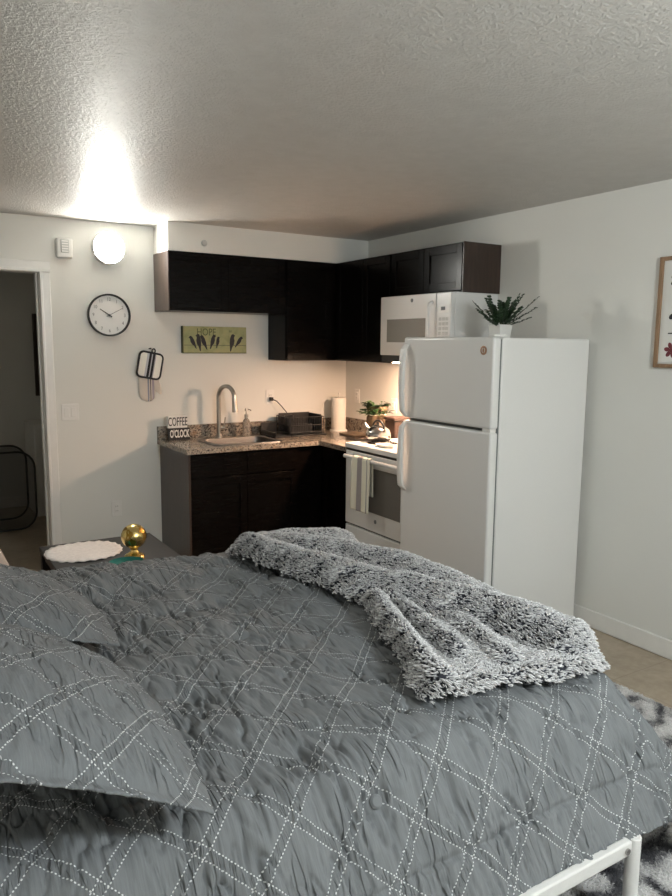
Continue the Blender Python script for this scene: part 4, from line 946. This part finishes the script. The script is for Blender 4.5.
def pile(CO, F, dens, lmin, lmax, wmin, wmax, lean, dye_fn, clump):
    """base sheet + thousands of short bent yarn tufts, all one mesh (quads)"""
    A_, B_, C_, D_ = (CO[F[:, k]] for k in range(4)); nr = np.cross(C_ - A_, D_ - B_); ar = np.linalg.norm(nr, axis=1) * .5 + 1e-12; nr = nr / (2 * ar[:, None])
    if nr[:, 2].mean() < 0: nr = -nr
    cnt = rng.poisson(ar * dens); idx = np.repeat(np.arange(len(F)), cnt); k = len(idx)
    u_, v_ = rng.random(k)[:, None], rng.random(k)[:, None]
    p = (A_[idx] * (1 - u_) + B_[idx] * u_) * (1 - v_) + (D_[idx] * (1 - u_) + C_[idx] * u_) * v_; nn = nr[idx]
    g1 = pnoise(p[:, 0] * clump, p[:, 1] * clump + p[:, 2] * clump) * 5; g2 = rng.uniform(-1.2, 1.2, k) + g1 * .6
    lv = np.stack([np.cos(g2), np.sin(g2), -.35 + 0 * g2], 1); d1 = nn + lv * lean; d1 /= np.linalg.norm(d1, axis=1)[:, None]; d2 = nn * .35 + lv * (lean + .45); d2 /= np.linalg.norm(d2, axis=1)[:, None]
    L = rng.uniform(lmin, lmax, k)[:, None]; W_ = rng.uniform(wmin, wmax, k)[:, None]
    sd_ = np.cross(d1, rng.normal(size=(k, 3))); sd_ /= np.linalg.norm(sd_, axis=1)[:, None] + 1e-9; s2 = np.cross(d1, sd_)
    p = p - nn * .002; m_ = p + d1 * L * .55; e_ = m_ + d2 * L * .5
    rings = []
    for c_, w_ in ((p, .55), (m_, 1.0), (e_, .45)):
        rings += [c_ + sd_ * W_ * w_, c_ - .5 * sd_ * W_ * w_ + .87 * s2 * W_ * w_, c_ - .5 * sd_ * W_ * w_ - .87 * s2 * W_ * w_]
    V = np.stack(rings, 1).reshape(-1, 3)
    o_ = np.arange(k)[:, None] * 9; q = []
    for lv_ in (0, 3):
        for a, b in ((0, 1), (1, 2), (2, 0)): q.append(np.concatenate([o_ + lv_ + a, o_ + lv_ + b, o_ + lv_ + 3 + b, o_ + lv_ + 3 + a], 1))
    q = np.stack(q, 1).reshape(-1, 4) + len(CO)
    base_, tip = dye_fn(p); dy = np.stack([base_] * 3 + [base_ * .45 + tip * .55] * 3 + [tip] * 3, 1).reshape(-1)
    b0, _ = dye_fn(CO)
    return np.concatenate([CO, V]), np.concatenate([F, q]), np.concatenate([b0, dy])
def sherpa_dye(p):
    t_ = 1.0 + .16 * pnoise(p[:, 0] * 30, p[:, 1] * 30 + p[:, 2] * 25) + .5 * pnoise(p[:, 0] * 130, p[:, 1] * 130)
    return np.full(len(p), .10), np.clip(t_, .15, 1)
co_, f_, dye = pile(CO, F, 36000, .016, .026, .0022, .0036, .7, sherpa_dye, 14)
me = rawmesh('throw_blanket', co_, f_, None, dye)
for p_ in me.polygons: p_.use_smooth = True
link('throw_blanket', me, 'sherpa', label='fluffy frosted grey and white sherpa throw bunched at the foot of the bed', cat='blanket')

# --- shaggy rug
gx_ = np.linspace(-3.0, -.505, 90); gy_ = np.linspace(-4.95, -2.7, 80); Pr, Qr = np.meshgrid(gx_, gy_, indexing='ij'); Zr = np.full(Pr.shape, .010)
ii = np.arange(Pr.size).reshape(Pr.shape); Fr = np.stack([ii[:-1, :-1], ii[1:, :-1], ii[1:, 1:], ii[:-1, 1:]], -1).reshape(-1, 4); Cr = np.stack([Pr, Qr, Zr], -1).reshape(-1, 3)
def rug_dye(p):
    t_ = .66 + 1.25 * pnoise(p[:, 0] * 7 + 3 * pnoise(p[:, 1] * 5, p[:, 0] * 5), p[:, 1] * 7) + .35 * pnoise(p[:, 0] * 16, p[:, 1] * 16) + .25 * pnoise(p[:, 0] * 60, p[:, 1] * 60)
    t_ = np.clip(t_, 0, 1); return t_ * .75, t_
co_, f_, dye = pile(Cr, Fr, 22000, .008, .014, .0018, .0032, .6, rug_dye, 10)
co_[:, 2] = np.maximum(co_[:, 2], .002)
me = rawmesh('area_rug', co_, f_, None, dye); link('area_rug', me, 'rug_pile', label='shaggy abstract rug in charcoal and pale grey under the bed', cat='rug')

# ------------------------------------------------------------------ camera, world, view
cam = bpy.data.cameras.new('camera'); co = bpy.data.objects.new('camera', cam); COL.objects.link(co); S.camera = co
pi_, ya, ro = .1415, .5548, .0095
fwd = Vector((math.sin(ya) * math.cos(pi_), math.cos(ya) * math.cos(pi_), -math.sin(pi_))); rt = Vector((math.cos(ya), -math.sin(ya), 0)); up = rt.cross(fwd)
r2 = rt * math.cos(ro) + up * math.sin(ro); u2 = -rt * math.sin(ro) + up * math.cos(ro)
mw_ = Matrix((r2, u2, -fwd)).transposed().to_4x4(); mw_.translation = (-3.4216, -5.3677, 1.6261); co.matrix_world = mw_
cam.sensor_fit = 'VERTICAL'; cam.sensor_height = 24; cam.lens = 723.8 / 896 * 24; cam.clip_start = .05
W = bpy.data.worlds.new('world'); S.world = W; W.use_nodes = True
W.node_tree.nodes['Background'].inputs[0].default_value = (.5, .55, .6, 1); W.node_tree.nodes['Background'].inputs[1].default_value = .05
S.view_settings.view_transform = 'Standard'; S.view_settings.look = 'None'; S.view_settings.gamma = 1; S.view_settings.exposure = 1.42
S.view_settings.use_curve_mapping = False
S.cycles.use_denoising = True
S.cycles.max_bounces = 8; S.cycles.diffuse_bounces = 5; S.cycles.sample_clamp_indirect = 6
